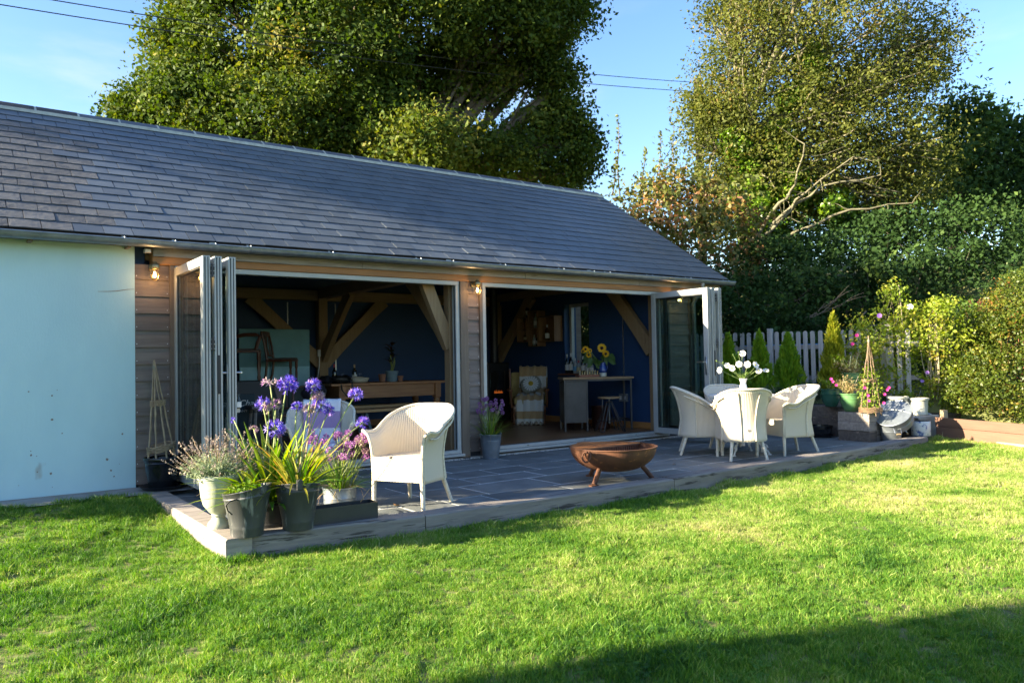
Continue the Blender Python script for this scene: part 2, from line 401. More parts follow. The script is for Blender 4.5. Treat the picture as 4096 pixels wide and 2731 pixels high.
# ridge tiles
TL = .472; x = XR
k = 0
while x > XL:
    x0 = max(XL, x-TL); old = x0 < 1.0
    mb = MB(); hh = .03; wv = .17; th = .016
    prof = [(-wv, -.105), (-.045, -.012), (0, .012), (.045, -.012), (wv, -.105)]
    vs = []
    for xx in (x0+.012, x-.012):
        for (dy, dz) in prof: vs.append((xx, RY+dy, RZ+hh+dz+(.006 if old else 0)))
        for (dy, dz) in prof: vs.append((xx, RY+dy*.93, RZ+hh+dz-th))
    fs = []
    for i in range(4): fs += [(i,10+i,11+i,i+1), (5+i+1,15+i+1,15+i,5+i)]
    fs += [(0,5,15,10),(4,14,19,9)] + [(i,i+1,5+i+1,5+i) for i in range(4)] + [(10+i+1,10+i,15+i,15+i+1) for i in range(4)]
    mb.add(vs, fs).build('ridge_tile', ridge_old if old else ridge_m, roof)
    if x < XR-.1:
        mj = MB(); vs = []
        for xx in (x-.013, x+.013):
            for (dy, dz) in prof: vs.append((xx, RY+dy*1.01, RZ+hh+dz+.003))
        mj.add(vs, [(i,5+i,6+i,i+1) for i in range(4)]).build('mortar_joint', mortar, roof)
    x -= TL
mb = MB(); sl = RL-.185/1.0
mb.add([roofpt(XL,RL-.205,.022),roofpt(XR,RL-.205,.022),roofpt(XR,RL-.165,.05),roofpt(XL,RL-.165,.05)],[(0,1,2,3)])
mb.build('mortar_bed', mortar, roof)
# verge boards on the gable
for side in (1,-1):
    mb = MB(); vs = []
    for s_, n in ((0,-.02),(RL,-.02),(RL,-.16),(0.05,-.16)):
        for dx in (-.045,-.012):
            p = roofpt(XR+dx, s_, n); vs.append(p if side == 1 else (p.x, 2*RY-p.y, p.z))
    mb.add(vs, [(0,2,4,6),(7,5,3,1),(0,1,3,2),(2,3,5,4),(4,5,7,6),(6,7,1,0)]).build('bargeboard', oak_post, roof)
for i in range(19):     # rafters under the roof
    x = 1.9+i*.42
    if x > 9: break
    mb = MB(); vs = []
    for s_ in (.25, RL-.05):
        for dx in (-.03,.03):
            for n in (-.112,-.24): vs.append(roofpt(x+dx, s_, n))
    mb.add(vs, [(0,2,3,1),(4,5,7,6),(0,1,5,4),(2,6,7,3),(1,3,7,5),(0,4,6,2)]).build('rafter', oak_in_y, roof)
# gutter
gu = MB(); gx0, gx1 = XL-.02, 10.37; gy, gz, gr = -.262, 2.437, .058
for (x0, x1, rr) in ((gx0, gx1, gr),):
    vs = []; n = 10
    for xx in (x0, x1):
        for r_ in (rr, rr-.004):
            for i in range(n+1):
                a = math.pi*i/n; vs.append((xx, gy-math.cos(a)*r_, gz-math.sin(a)*r_))
    W_ = n+1; fs = []
    for i in range(n): fs += [(i,i+1,2*W_+i+1,2*W_+i), (W_+i+1,W_+i,3*W_+i,3*W_+i+1), (i+1,i,W_+i,W_+i+1), (2*W_+i,2*W_+i+1,3*W_+i+1,3*W_+i)]
    gu.add(vs, fs)
gu.tube([(gx0,gy-gr,gz+.002),(gx1,gy-gr,gz+.002)], .009, 8)
gu.add([(gx1,gy-math.cos(math.pi*i/10)*gr,gz-math.sin(math.pi*i/10)*gr) for i in range(11)], [tuple(range(11))])
gut = autosmooth(gu.build('gutter', galv, B), 50)
def bracket(x, wdt):
    mb = MB(); vs = []; r_ = gr+.005
    for xx in (x-wdt/2, x+wdt/2):
        for i in range(9):
            a = math.pi*(i/8); vs.append((xx, gy-math.cos(a)*r_, gz-math.sin(a)*r_+.003))
        vs.append((xx, gy+gr+.004, gz+.04))
    m_ = 10; fs = [(i,i+1,m_+i+1,m_+i) for i in range(9)]
    mb.add(vs, fs); mb.tube([(x,gy-gr-.004,gz+.002),(x,gy-gr+.008,gz+.018)], .009, 6)
    return mb.build('gutter_bracket', galv, gut)
for x in (1.37,1.82,2.55,3.45,4.55,5.78,6.75,7.6,8.45,9.3,10.2): bracket(x, .022)
for x in (2.2,5.0,7.3): bracket(x, .07)
dp = MB(); dp.tube([(9.62,gy,gz-.05),(9.62,gy,2.28),(9.62,-.12,2.16),(9.62,-.07,2.08),(9.62,-.07,.05)], .034, 12)
autosmooth(dp.build('downpipe', galv, B), 60)
# eave soffit, fascia and head beam
bx('soffit', felt, XL, -.17, 2.445, XR-.06, .3, 2.46)
xs = [1.66, 3.9, 6.27, 8.4, 10.26]
for a, b in zip(xs[:-1], xs[1:]): MB().cbox(a+.001,-.085,2.318,b-.001,-.05,2.443,.004).build('fascia_board', oak_fascia, B)
MB().cbox(1.66,-.049,2.243,9.5,.1,2.42,.006).build('head_beam', WOOD('oak_head', (.4,.19,.07), (.27,.125,.045), axis=0, cracks=((.14,.07,.03), 2, .66)), B)
br = MB()
for x in (.62,1.43): br.cbox(x-.018,-.19,2.375,x+.018,-.02,2.41,.003)
br.build('rafter_foot', oak_post, B)
fld = thing('security_light', 'small silver floodlight tucked under the gutter at the wall corner', 'floodlight', (1.6,-.1,2.37))
MB().cbox(-.03,-.05,-.03,.03,.02,.01,.004).build('housing', PLAIN('grey_plastic', (.35,.36,.37), .4), fld); MB().box(-.024,-.053,-.024,.024,-.0505,.004).build('lens', white_m, fld)
# cladding
def clad(x0, x1, z1=2.24):
    k = 0; z = .08
    while z < z1-.02:
        zt = min(z+.185, z1); mb = MB()
        yb = -.022; yt = -.004
        vs = [(x0,yb,z),(x1,yb,z),(x1,yt,zt),(x0,yt,zt),(x0,.03,z),(x1,.03,z),(x1,.03,zt),(x0,.03,zt)]
        mb.add(vs, [(0,1,2,3),(0,4,5,1),(3,2,6,7),(0,3,7,4),(1,5,6,2)])
        bd = mb.build('cladding_board', clad_m, B)
        sc = MB()
        for xx in (x0+.014, x1-.02): sc.lathe([(.0048,0),(.0042,.002),(1e-7,.0025)], 8, (xx, yb+.0035, z+.034), Matrix.Rotation(R_(90),3,'X'))
        sc.build('screw_head', white_m, bd)['kind'] = 'stuff'
        z += .1675
clad(1.506,1.822); clad(5.378,5.556); clad(9.03,9.56)
cb = MB().box(1.506,.03,.02,1.86,.12,2.243).box(5.25,.03,.02,5.6,.119,2.243).box(9.0,.03,.02,9.56,.119,2.243); cb.build('framing', felt, B)
MB().cbox(9.56,-.03,.0,9.6,.1,2.3,.004).build('corner_board', oak_post, B)
MB().cbox(1.823,-.04,.04,1.872,.03,2.242,.004).build('trim_board', oak_post, B)
MB().cbox(5.255,-.05,.0,5.376,.03,2.242,.006).build('oak_post', oak_post, B)
MB().cbox(5.557,-.042,.03,5.602,.03,2.242,.004).build('trim_board', oak_post, B)
MB().cbox(8.98,-.042,.03,9.028,.03,2.242,.004).build('trim_board', oak_post, B)
# door frames
def doorframe(x0, x1):
    f = MB(); w_ = .055
    f.cbox(x0,-.03,.12,x0+w_,.06,2.19,.004).cbox(x1-w_,-.03,.12,x1,.06,2.19,.004).cbox(x0,-.032,2.19,x1,.062,2.242,.004)
    f.cbox(x0,-.034,.075,x1,.07,.12,.004).cbox(x0-.02,-.085,.042,x1+.02,-.035,.074,.004)
    o = f.build('door_frame', alu, B)
    g = MB()
    g.box(x0+.056,-.008,.1205,x1-.056,.012,.1225).box(x0+.056,.04,.1205,x1-.056,.05,.1235).box(x0+.056,-.006,2.187,x1-.056,.012,2.1895)
    g.box(x0+.0555,-.008,.13,x0+.0575,.014,2.18).box(x1-.0575,-.008,.13,x1-.0555,.014,2.18)
    nd = 4
    for i in range(3):
        xx = x0+(x1-x0)*(.2+.3*i); g.box(xx,-.0355,.092,xx+.035,-.034,.1)
    g.build('gasket', alu_dark, o); return o
doorframe(1.873, 5.254); doorframe(5.604, 8.979)
# folding door leaves, each turned out square to the front
LW, LH0, LH1, LT = 1.085, .10, 2.215, .068
def leaf(x, handle=0, hinge_side=1, lock=False):
    """leaf standing in the plane x..x+LT, from y=-.03 to y=-.03-LW"""
    d = bpy.data.objects.new('folding_door', None); COL.objects.link(d); d.parent = B; d.location = (x,-.03,0)
    st = .085; f = MB()
    f.cbox(0,-LW,LH0,LT,-LW+st,LH1,.004).cbox(0,-st,LH0,LT,0,LH1,.004)
    f.cbox(0.001,-LW+st,LH0+.001,LT-.001,-st,LH0+st,.003).cbox(0.001,-LW+st,LH1-st,LT-.001,-st,LH1-.001,.003)
    f.build('leaf_frame', alu, d)
    e = MB(); e.box(.016,-LW-.0025,LH0+.01,.026,-LW+.002,LH1-.01).box(.043,-LW-.0025,LH0+.01,.051,-LW+.002,LH1-.01)
    b_ = .012
    for (y0,y1,z0,z1) in ((-LW+st-.001,-LW+st+b_,LH0+st,LH1-st),(-st-b_,-st+.001,LH0+st,LH1-st),(-LW+st+b_,-st-b_,LH0+st-.001,LH0+st+b_),(-LW+st+b_,-st-b_,LH1-st-b_,LH1-st+.001)):
        e.box(.012,y0,z0,LT-.012,y1,z1)
    e.build('gasket', alu_dark, d)
    p = MB()
    for xx in (.02,.044): p.box(xx,-LW+st+b_,LH0+st+b_,xx+.004,-st-b_,LH1-st-b_)
    p.build('pane', glass, d)
    if handle:
        h = MB(); xs_ = (-.012,0) if handle < 0 else (LT, LT+.012)
        yy = -LW+.045
        for xs_ in ((-.01,0),(LT,LT+.01)):
            h.cbox(xs_[0],yy-.014,.98,xs_[1],yy+.014,1.24,.003)
            xx = xs_[0]-.045 if xs_[0] < 0 else xs_[1]+.045
            h.tube([((xs_[0]+xs_[1])/2,yy,1.16),(xx,yy,1.16)], .009, 8)
            h.tube([(xx,yy,1.16),(xx,yy+.12,1.16)], .010, 8)
        autosmooth(h.build('door_handle', steel, d))
    return d
def hinge(d, z):
    mb = MB(); mb.cbox(LT,-LW-.006,z-.055,LT+.034,-LW+.004,z+.055,.002); mb.tube([(LT+.012,-LW-.01,z-.06),(LT+.012,-LW-.01,z+.06)], .009, 8)
    h = mb.build('hinge', black_m, d)
    s = MB()
    for dz in (-.042,0,.042):
        for dx in (.004,.029): s.sphere((LT+dx,-LW-.007,z+dz), .0045, 6, 4)
    s.build('screw_head', white_m, h)['kind'] = 'stuff'
for X0, odd in ((1.862, .225), (8.70, .24)):
    a = leaf(X0, handle=1 if X0 > 5 else 0); b = leaf(X0+.102); c = leaf(X0+odd, handle=0 if X0 > 5 else 1)
    for z in (.35,1.42,2.08): hinge(a if X0 < 5 else b, z)
    if X0 > 5: a['label'] = 'folding door leaf with a lever handle'
    pl = MB(); pl.cbox(X0+.125,-.03-LW-.008,.97,X0+.15,-.03-LW-.002,1.32,.002); pl.build('lock_plate', black_m, B)
kb = thing('wall_sign', 'small bottle tag sign hanging from the folded door edge', 'hanging tag', (2.175,-1.04,.86))
MB().cbox(-.028,-.004,-.07,.028,.004,.07,.003).build('tag_board', PLAIN('tag_cream', (.6,.58,.5), .6), kb)
mb = MB(); mb.lathe([(.022,.0),(.022,.075),(.009,.1),(.009,.13),(1e-6,.131)], 10, (.012,-.012,-.03)); autosmooth(mb.build('tag_bottle', PLAIN('tag_bottle_black', (.02,.03,.03), .3), kb))
mb = MB(); mb.box(-.008,-.0352,-.02,.032,-.0345,.03); mb.build('tag_label', PLAIN('tag_paper', (.75,.73,.68), .7), kb)
MB().tube([(0,0,.07),(0,.0,.2)], .002, 5).build('string', black_m, kb)
# oak frame inside
def curved_brace(p0, p1, side, wdt=.19, thk=.09, bow=.1, m=oak_in_z, inward=None):
    """curved timber from p0 to p1, bowed along 'inward'"""
    P0, P1 = Vector(p0), Vector(p1); sv = Vector(side).normalized(); inw = Vector(inward); n = 10; vs = []
    for i in range(n+1):
        t = i/n; c = P0.lerp(P1, t)+inw*bow*4*t*(1-t); tg = ((P1-P0)+inw*bow*4*(1-2*t)).normalized(); up = sv.cross(tg).normalized()
        wv = wdt*(1+.25*abs(2*t-1)**3)
        for a, b in ((-1,-1),(1,-1),(1,1),(-1,1)): vs.append(c+up*a*wv/2+sv*b*thk/2)
    fs = [(i*4+k, i*4+(k+1) % 4, i*4+4+(k+1) % 4, i*4+4+k) for i in range(n) for k in range(4)]+[(3,2,1,0),(n*4,n*4+1,n*4+2,n*4+3)]
    o = MB().add(vs, fs).build('brace', m, B); o.data.update(); return o
MB().cbox(5.23,4.48,.1,5.39,4.64,2.5,.008).build('oak_post', oak_in_z, B)
MB().cbox(1.63,4.5,2.33,5.225,4.62,2.51,.008).build('wall_plate', oak_in_x, B); MB().cbox(5.395,4.5,2.33,9.09,4.62,2.51,.008).build('wall_plate', oak_in_x, B)
MB().cbox(5.22,.13,2.36,5.40,4.475,2.54,.008).build('tie_beam', oak_in_y, B)
curved_brace((5.28,4.56,1.25),(4.05,4.56,2.36),(0,1,0),inward=(.42,0,-.4),bow=-.14)
curved_brace((5.34,4.56,1.25),(6.5,4.56,2.36),(0,1,0),inward=(-.42,0,-.4),bow=-.14)
curved_brace((5.31,4.5,1.35),(5.31,3.35,2.4),(1,0,0),inward=(0,.4,-.4),bow=-.12)
MB().cbox(5.2,.13,.1,5.34,.27,2.355,.008).build('oak_post', oak_in_z, B)
curved_brace((5.25,.2,1.42),(4.84,.2,2.38),(0,1,0),inward=(.4,0,-.25),bow=-.05,wdt=.15)
curved_brace((5.27,.28,1.5),(5.27,1.25,2.4),(1,0,0),inward=(0,-.4,-.4),bow=-.09,wdt=.2)
MB().cbox(1.63,.13,2.3,9.09,.26,2.44,.008).build('wall_plate', oak_in_x, B)
MB().cbox(8.93,4.45,.1,9.09,4.61,2.35,.008).build('oak_post', oak_in_z, B)
MB().cbox(8.94,.28,2.42,9.08,4.44,2.56,.008).build('tie_beam', oak_in_y, B)
curved_brace((9.01,4.46,1.3),(9.01,3.35,2.45),(1,0,0),inward=(0,.4,-.4),bow=-.12)
MB().cbox(8.94,.13,.1,9.08,.27,2.3,.008).build('oak_post', oak_in_z, B)
curved_brace((9.01,.25,1.35),(9.01,1.2,2.45),(1,0,0),inward=(0,-.4,-.4),bow=-.1,wdt=.2)
# ------------------------------------------------------------------ ground
def at(px, py, dep):
    """point seen at (px, py) of a 2352 x 1568 picture, dep metres in front of the camera"""
    return camp + (cf+cr*((px-1176)/1786.9)-cu*((py-784)/1786.9))*dep
FA = Vector((11.58, 1.05, 0)); FD = Vector((.367, -.93, 0)).normalized(); FN = Vector((.93, .367, 0)).normalized()   # picket fence line
def sstep(a, b, x): t = np.clip((x-a)/(b-a), 0, 1); return t*t*(3-2*t)
def nz2(x, y, s=1.0, seed=0):
    a = np.sin(x*1.7*s+seed)*np.cos(y*1.3*s+seed*2.1)+.5*np.sin(x*3.9*s-y*2.7*s+seed)+.35*np.sin(y*6.1*s+x*5.3*s+seed*.7)+.25*np.cos(x*9.7*s-y*8.9*s)
    return a/2.1
def terrain(x, y):
    x = np.asarray(x, float); y = np.asarray(y, float)
    z = -.105+.13*sstep(-2.8,-.3,y)*sstep(2.2,1.2,x)+.085*sstep(9.2,11.9,x)
    z = z+.012*nz2(x,y,1.1)+.008*nz2(x,y,3.1,2)+.010*nz2(x,y,2.1,5)
    d = (x-FA.x)*FN.x+(y-FA.y)*FN.y
    z = z+.55*sstep(-.55,.35,d)+2.7*sstep(1.0,6.5,d)+1.0*sstep(6,14,d)
    z = np.where((x > 9.45) & (x < 10.9) & (y > -2.9), np.minimum(z, -.05), z)
    z = np.where((x > -.5) & (x < 9.6) & (y > -3.0) & (y < 5) & ((x > 1.5) | (y > -.02)), -.1, z)
    back = sstep(6.5, 16, y)*sstep(12,8,x)
    return z+.5*back
gx = np.concatenate([np.linspace(-220,-25,14), np.linspace(-24,-4,21), np.linspace(-3.5,16,118), np.linspace(16.5,45,58), np.linspace(50,260,16)])
gy_ = np.concatenate([np.linspace(-220,-25,14), np.linspace(-24,-10,15), np.linspace(-9.5,6,94), np.linspace(6.5,40,68), np.linspace(45,260,16)])
GX, GY = np.meshgrid(gx, gy_); GZ = terrain(GX, GY)
nxg, nyg = len(gx), len(gy_)
ii = (np.arange(nyg-1)[:,None]*nxg+np.arange(nxg-1)[None,:]).ravel()
grass_ground = M('soil_and_thatch', (.17,.17,.055), (.09,.11,.03), scale=5, rough=.95, bump=.4, spots=((.3,.25,.12), 1.2, .62), rand=False)
lawn = npmesh('lawn', np.stack([GX.ravel(),GY.ravel(),GZ.ravel()],1), np.stack([ii,ii+1,ii+1+nxg,ii+nxg],1), grass_ground, kind='structure')
lawn.data.shade_smooth()
# concrete strip by the wall
pth = MB(); pn = 26
for i in range(pn+1):
    x = XL-2+(1.93+2-XL)*i/pn; pth.v += [(x,-.02,.052),(x,-.46+.02*math.sin(i*1.3)+U(-.012,.012),.046)]
pth.f = [(2*i,2*i+1,2*i+3,2*i+2) for i in range(pn)]
tag(pth.build('path', conc), kind='structure')
# ------------------------------------------------------------------ patio
slab_m = M('slate_paving', (.185,.2,.196), (.1,.11,.11), scale=4.5, rough=.62, bump=.4, bscale=11, bdist=.008, orand=.2, spots=((.17,.16,.15), 5, .66), rrough=.12)
joint_m = M('paving_joint', (.72,.71,.68), (.48,.47,.45), scale=16, rough=.95, bump=.4)
pat = tag(MB().box(1.62,-2.93,-.12,10.86,-.045,-.003).build('patio', joint_m), kind='structure')
y = -2.95; rown = 0
while y < -.06:
    hgt = min(random.choice((.42,.42,.56,.56)), -.05-y)
    if -.05-(y+hgt) < .12: hgt = -.05-y
    x = 1.68+U(-.3,0)
    while x < 10.85:
        wd = random.choice((.42,.56,.56,.85)); x1 = min(x+wd, 10.86); xx = max(x, 1.63)
        if x1-xx > .06:
            g = U(.006,.011); mb = MB(); zt = U(-.0015,.002)
            mb.cbox(xx+g, y+g, -.03, x1-g, y+hgt-g, zt, .004); mb.build('paving_slab', slab_m, pat)
        x += wd
    y += hgt
pb = MB()
for _ in range(900):
    x = U(1.9,9.6); r = U(.005,.012); yy = -.062-abs(random.gauss(0,.018)); pb.sphere((x,yy,.006), r, 5, 3, (1,1,.7))
tag(pb.build('pebbles', M('white_pebble', (.72,.7,.67), (.5,.49,.47), scale=12, rough=.8), None, True), 'white pebbles in the gap between paving and the folding doors', 'pebbles', kind='stuff')
# ------------------------------------------------------------------ sleepers
slp_x = WOOD('weathered_sleeper', (.27,.24,.215), (.145,.127,.115), axis=0, rough=.85, bump=.7, cracks=((.05,.042,.038), 2.6, .56), orand=.14, fine=.8)
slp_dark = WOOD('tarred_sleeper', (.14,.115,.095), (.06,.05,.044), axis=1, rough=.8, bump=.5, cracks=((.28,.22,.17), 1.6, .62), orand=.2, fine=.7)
slp_y = WOOD('weathered_sleeper_y', (.32,.28,.245), (.17,.148,.13), axis=1, rough=.85, bump=.7, cracks=((.06,.05,.045), 2.6, .62), orand=.1, fine=.8)
def sleeper(label, p0, p1, z0, z1, wd, m, cat='sleeper', group='timber sleepers edging the patio', side=1):
    P0, P1 = Vector((*p0,0)), Vector((*p1,0)); L = (P1-P0).length; an = math.atan2(P1.y-P0.y, P1.x-P0.x)
    # local x runs along the sleeper; body lies on the +y side
    n = 10; mb = MB(); vs = []
    for i in range(n+1):
        x = L*i/n; j = lambda a: U(-a,a)
        c = .012
        for (yy, zz) in ((0,z0),(0+j(.003),z1-c),(c,z1+j(.002)),(wd-c,z1+j(.002)),(wd+j(.003),z1-c),(wd,z0)): vs.append((x,yy*side,zz))
    fs = [(i*6+k, i*6+k+1, i*6+7+k, i*6+6+k) for i in range(n) for k in range(5)]+[tuple(range(6))[::-1], tuple(n*6+k for k in range(6))]
    mb.add(vs, fs); o = mb.build('sleeper', m, None, False, (P0.x,P0.y,0), (0,0,an))
    return tag(o, label, cat, group)
ft = .055
sleeper('short timber sleeper under the buckets at the near left corner of the patio', (1.70,-2.955), (2.965,-3.115), -.2, ft, .19, slp_x)
sleeper('long grey timber edging sleeper in front of the near wicker armchair', (2.975,-3.11), (5.70,-3.155), -.2, ft-.004, .2, slp_x)
sleeper('timber edging sleeper in front of the rusty fire bowl', (5.71,-3.15), (8.3,-3.085), -.2, ft+.004, .2, slp_x)
sleeper('farthest timber edging sleeper running out beside the spotted pots', (8.31,-3.08), (11.15,-2.925), -.2, ft, .2, slp_x)
sleeper('timber sleeper along the left end of the patio beside the lawn', (1.695,-2.97), (1.695,-.47), -.2, ft+.003, .175, slp_y)
# raised bed walls of stacked sleepers (face the patio)
def wall_slp(label, x, y0, y1, z0, z1, dark): return sleeper(label, (x,y0), (x,y1), z0, z1, .2, slp_dark if dark else slp_y, side=-1, group='sleepers stacked as a raised bed')
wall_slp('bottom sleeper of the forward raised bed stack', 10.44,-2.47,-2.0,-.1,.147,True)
wall_slp('middle sleeper of the forward raised bed stack', 10.435,-2.47,-2.0,.151,.272,False)
wall_slp('top sleeper of the forward raised bed stack below the green bowl pot', 10.44,-2.47,-2.0,.276,.405,False)
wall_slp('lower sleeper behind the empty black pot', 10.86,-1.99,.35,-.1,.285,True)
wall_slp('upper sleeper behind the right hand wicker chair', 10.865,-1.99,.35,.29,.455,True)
soil = M('garden_soil', (.07,.05,.035), (.03,.022,.016), scale=14, rough=.95, bump=.9, bscale=30, bdist=.03)
sleeper('sleeper end wall of the raised bed behind the tin bath', (10.62,-2.462), (11.2,-2.462), -.1, .4, .1, slp_x, group='sleepers stacked as a raised bed')
rb = MB()
for (x0,y0,x1,y1) in ((10.6,-2.44,11.2,-2.0),(11.0,-2.0,13.2,.4)): rb.box(x0,y0,-.1,x1,y1,.39)
rb.box(11.2,-2.6,-.1,13.2,-2.0,.28)
tag(rb.build('flower_bed', soil), kind='structure')
# fence of pickets
picket_m = WOOD('grey_picket', (.48,.45,.42), (.31,.29,.27), axis=2, rough=.85, bump=.4, orand=.12)
rail_m = WOOD('grey_rail', (.33,.3,.27), (.2,.18,.165), axis=0, rough=.85, bump=.4)
FANG = math.atan2(FD.y, FD.x)
fence = thing('picket_fence', 'grey wooden picket fence with rounded tops behind the conifers', 'fence', (FA.x,FA.y,0), FANG)
pk = MB()
hw, n = .036, 6
ring = [(-hw,0),(hw,0)]+[(hw*math.cos(math.pi*i/n), 1.075-hw+hw*math.sin(math.pi*i/n)) for i in range(n+1)]
pk.add([(x,-.011,z) for x,z in ring]+[(x,.011,z) for x,z in ring], [tuple(range(len(ring)))]+[tuple(range(len(ring),2*len(ring)))[::-1]]+[((i+1)%len(ring),i,len(ring)+i,len(ring)+(i+1)%len(ring)) for i in range(len(ring))])
pme = pk.build('picket', picket_m, fence); first = True
for i in range(34):
    xx = -.9+i*.1225
    o = pme if first else link('picket', pme.data, fence); first = False
    zz = .60-.03*i/34+U(-.006,.006)
    if 14 <= i <= 15 and i == 15: continue
    o.location = (xx, 0, zz); o.rotation_euler = (0, U(-.008,.008), 0)
for z in (.84,1.38): MB().cbox(-1,.013,z-.04,3.3,.045,z+.04,.004).build('rail', rail_m, fence)
for xx in (.94,2.85): MB().cbox(xx-.045,-.02,.2,xx+.045,.075,1.72,.006).build('fence_post', picket_m, fence)
rib = MB().box(-.95,.03,1.415,3.3,.034,1.432).build('blue_cord', PLAIN('blue_cord', (.03,.25,.6), .5), fence)
# brown board edging at the right
brn_u = WOOD('brown_board', (.17,.092,.06), (.12,.065,.042), axis=0, rough=.7, bump=.2, orand=.06)
p0, p1 = Vector((11.83,-2.70,0)), Vector((10.9,-5.31,0)); an = math.atan2(p1.y-p0.y, p1.x-p0.x); L = (p1-p0).length
edg = thing('bed_edging', 'low edging of two brown boards in front of the big shrub', 'edging', (p0.x,p0.y,0), an)
MB().cbox(0,0,.147,L,.035,.283,.004).build('edging_board', brn_u, edg); MB().cbox(.02,-.004,-.05,L,.031,.144,.004).build('edging_board', brn_u, edg)
MB().cbox(1.05,-.03,-.02,L,-.006,.018,.003).build('batten', WOOD('pale_batten', (.55,.42,.27), (.42,.31,.19), axis=0), edg)
stb = thing('stake', 'short square wooden stake standing behind the brown boards', 'stake', (11.92,-2.79,0), an)
MB().cbox(-.035,-.04,0,.035,.04,.385,.004).build('stake_post', WOOD('pale_stake', (.42,.32,.2), (.3,.22,.13), axis=2), stb)
cane_m = WOOD('cane', (.42,.31,.17), (.28,.2,.1), axis=2, rough=.5)
lc = at(2062,1046,12.1); cn = MB(); cn.tube([at(2065,1042,12.0), at(2012,1127,11.55)], .007, 6); 
tag(cn.build('garden_cane', cane_m), 'thin cane leaning on the brown boards by the spotted pots', 'cane')
sb2 = MB().box(12.0,-6,-.1,14.6,-2.75,.12); tag(sb2.build('shrub_bed', soil), kind='structure')
# ------------------------------------------------------------------ outdoor things
def loom_mat(name, c1, c2, dark):
    m, t, b = newmat(name); a = N(t, 'ShaderNodeAttribute', attribute_name='rib'); sp_ = N(t, 'ShaderNodeSeparateXYZ'); t.links.new(a.outputs['Vector'], sp_.inputs[0])
    def wave(sock, per, sharp):
        mu = N(t, 'ShaderNodeMath', operation='MULTIPLY'); mu.inputs[1].default_value = 6.2832/per; t.links.new(sp_.outputs[sock], mu.inputs[0])
        sn = N(t, 'ShaderNodeMath', operation='SINE'); t.links.new(mu.outputs[0], sn.inputs[0]); ab = N(t, 'ShaderNodeMath', operation='ABSOLUTE'); t.links.new(sn.outputs[0], ab.inputs[0])
        pw = N(t, 'ShaderNodeMath', operation='POWER'); t.links.new(ab.outputs[0], pw.inputs[0]); pw.inputs[1].default_value = sharp; return pw.outputs[0]
    w1, w2 = wave('X', .03, .6), wave('Y', .012, .6)
    mul = N(t, 'ShaderNodeMath', operation='MULTIPLY_ADD'); t.links.new(w2, mul.inputs[0]); mul.inputs[1].default_value = .25; t.links.new(w1, mul.inputs[2])
    rp = ramp(t, [(.15, dark), (.55, c2), (1, c1)]); mr = N(t, 'ShaderNodeMath', operation='MULTIPLY'); mr.inputs[1].default_value = .85; t.links.new(mul.outputs[0], mr.inputs[0]); t.links.new(mr.outputs[0], rp.inputs[0])
    t.links.new(rp.outputs[0], b.inputs['Base Color']); b.inputs['Roughness'].default_value = .55
    bp = N(t, 'ShaderNodeBump', Strength=1, Distance=.006); t.links.new(mul.outputs[0], bp.inputs['Height']); t.links.new(bp.outputs[0], b.inputs['Normal']); return m
loom = loom_mat('woven_loom', (.78,.70,.56), (.66,.57,.43), (.27,.21,.14))
braid = M('braided_edge', (.76,.70,.57), (.5,.43,.32), scale=60, rough=.55, bump=.7, bscale=70, bdist=.006)
def vnorm(a): n = math.hypot(*a); return (a[0]/n, a[1]/n)
def plan(u):
    """u 0..1 from the right arm tip round the back to the left arm tip -> (x, y, nx, ny, backness)"""
    L1, A = .27, .25; arc = math.pi*.245; tot = 2*L1+arc; d = u*tot
    if d < L1: return (.24-d, -A, 0, -1, 0)
    if d > tot-L1: return (-.03+(d-tot+L1), A, 0, 1, 0)
    a = (d-L1)/arc*math.pi; x, y = -.03-.225*math.sin(a), -A*math.cos(a); n = vnorm((-math.sin(a)/.225, -math.cos(a)/A)); return (x, y, n[0], n[1], math.sin(a))
def ztop(u):
    k = 1-abs(2*u-1); return .655-.018*math.sin(min(1,k/.35)*math.pi)+(.845-.655)*(lambda t: t*t*(3-2*t))(min(1,max(0,(k-.12)/.75)))
def shellpt(u, z):
    x, y, nx, ny, bk = plan(u); zt = ztop(u); f = max(0,(z-.42)/(zt-.42)); o = (.052+.05*bk)*f**1.7+.016*f**8
    if z < .42: o = .035*((.42-z)/.2)**1.3*(.25+.75*bk)
    fr = max(0, 1-min(u,1-u)/.12); return Vector((x+nx*o+.015*fr*f*f, y+ny*o*(1+.35*fr), z))
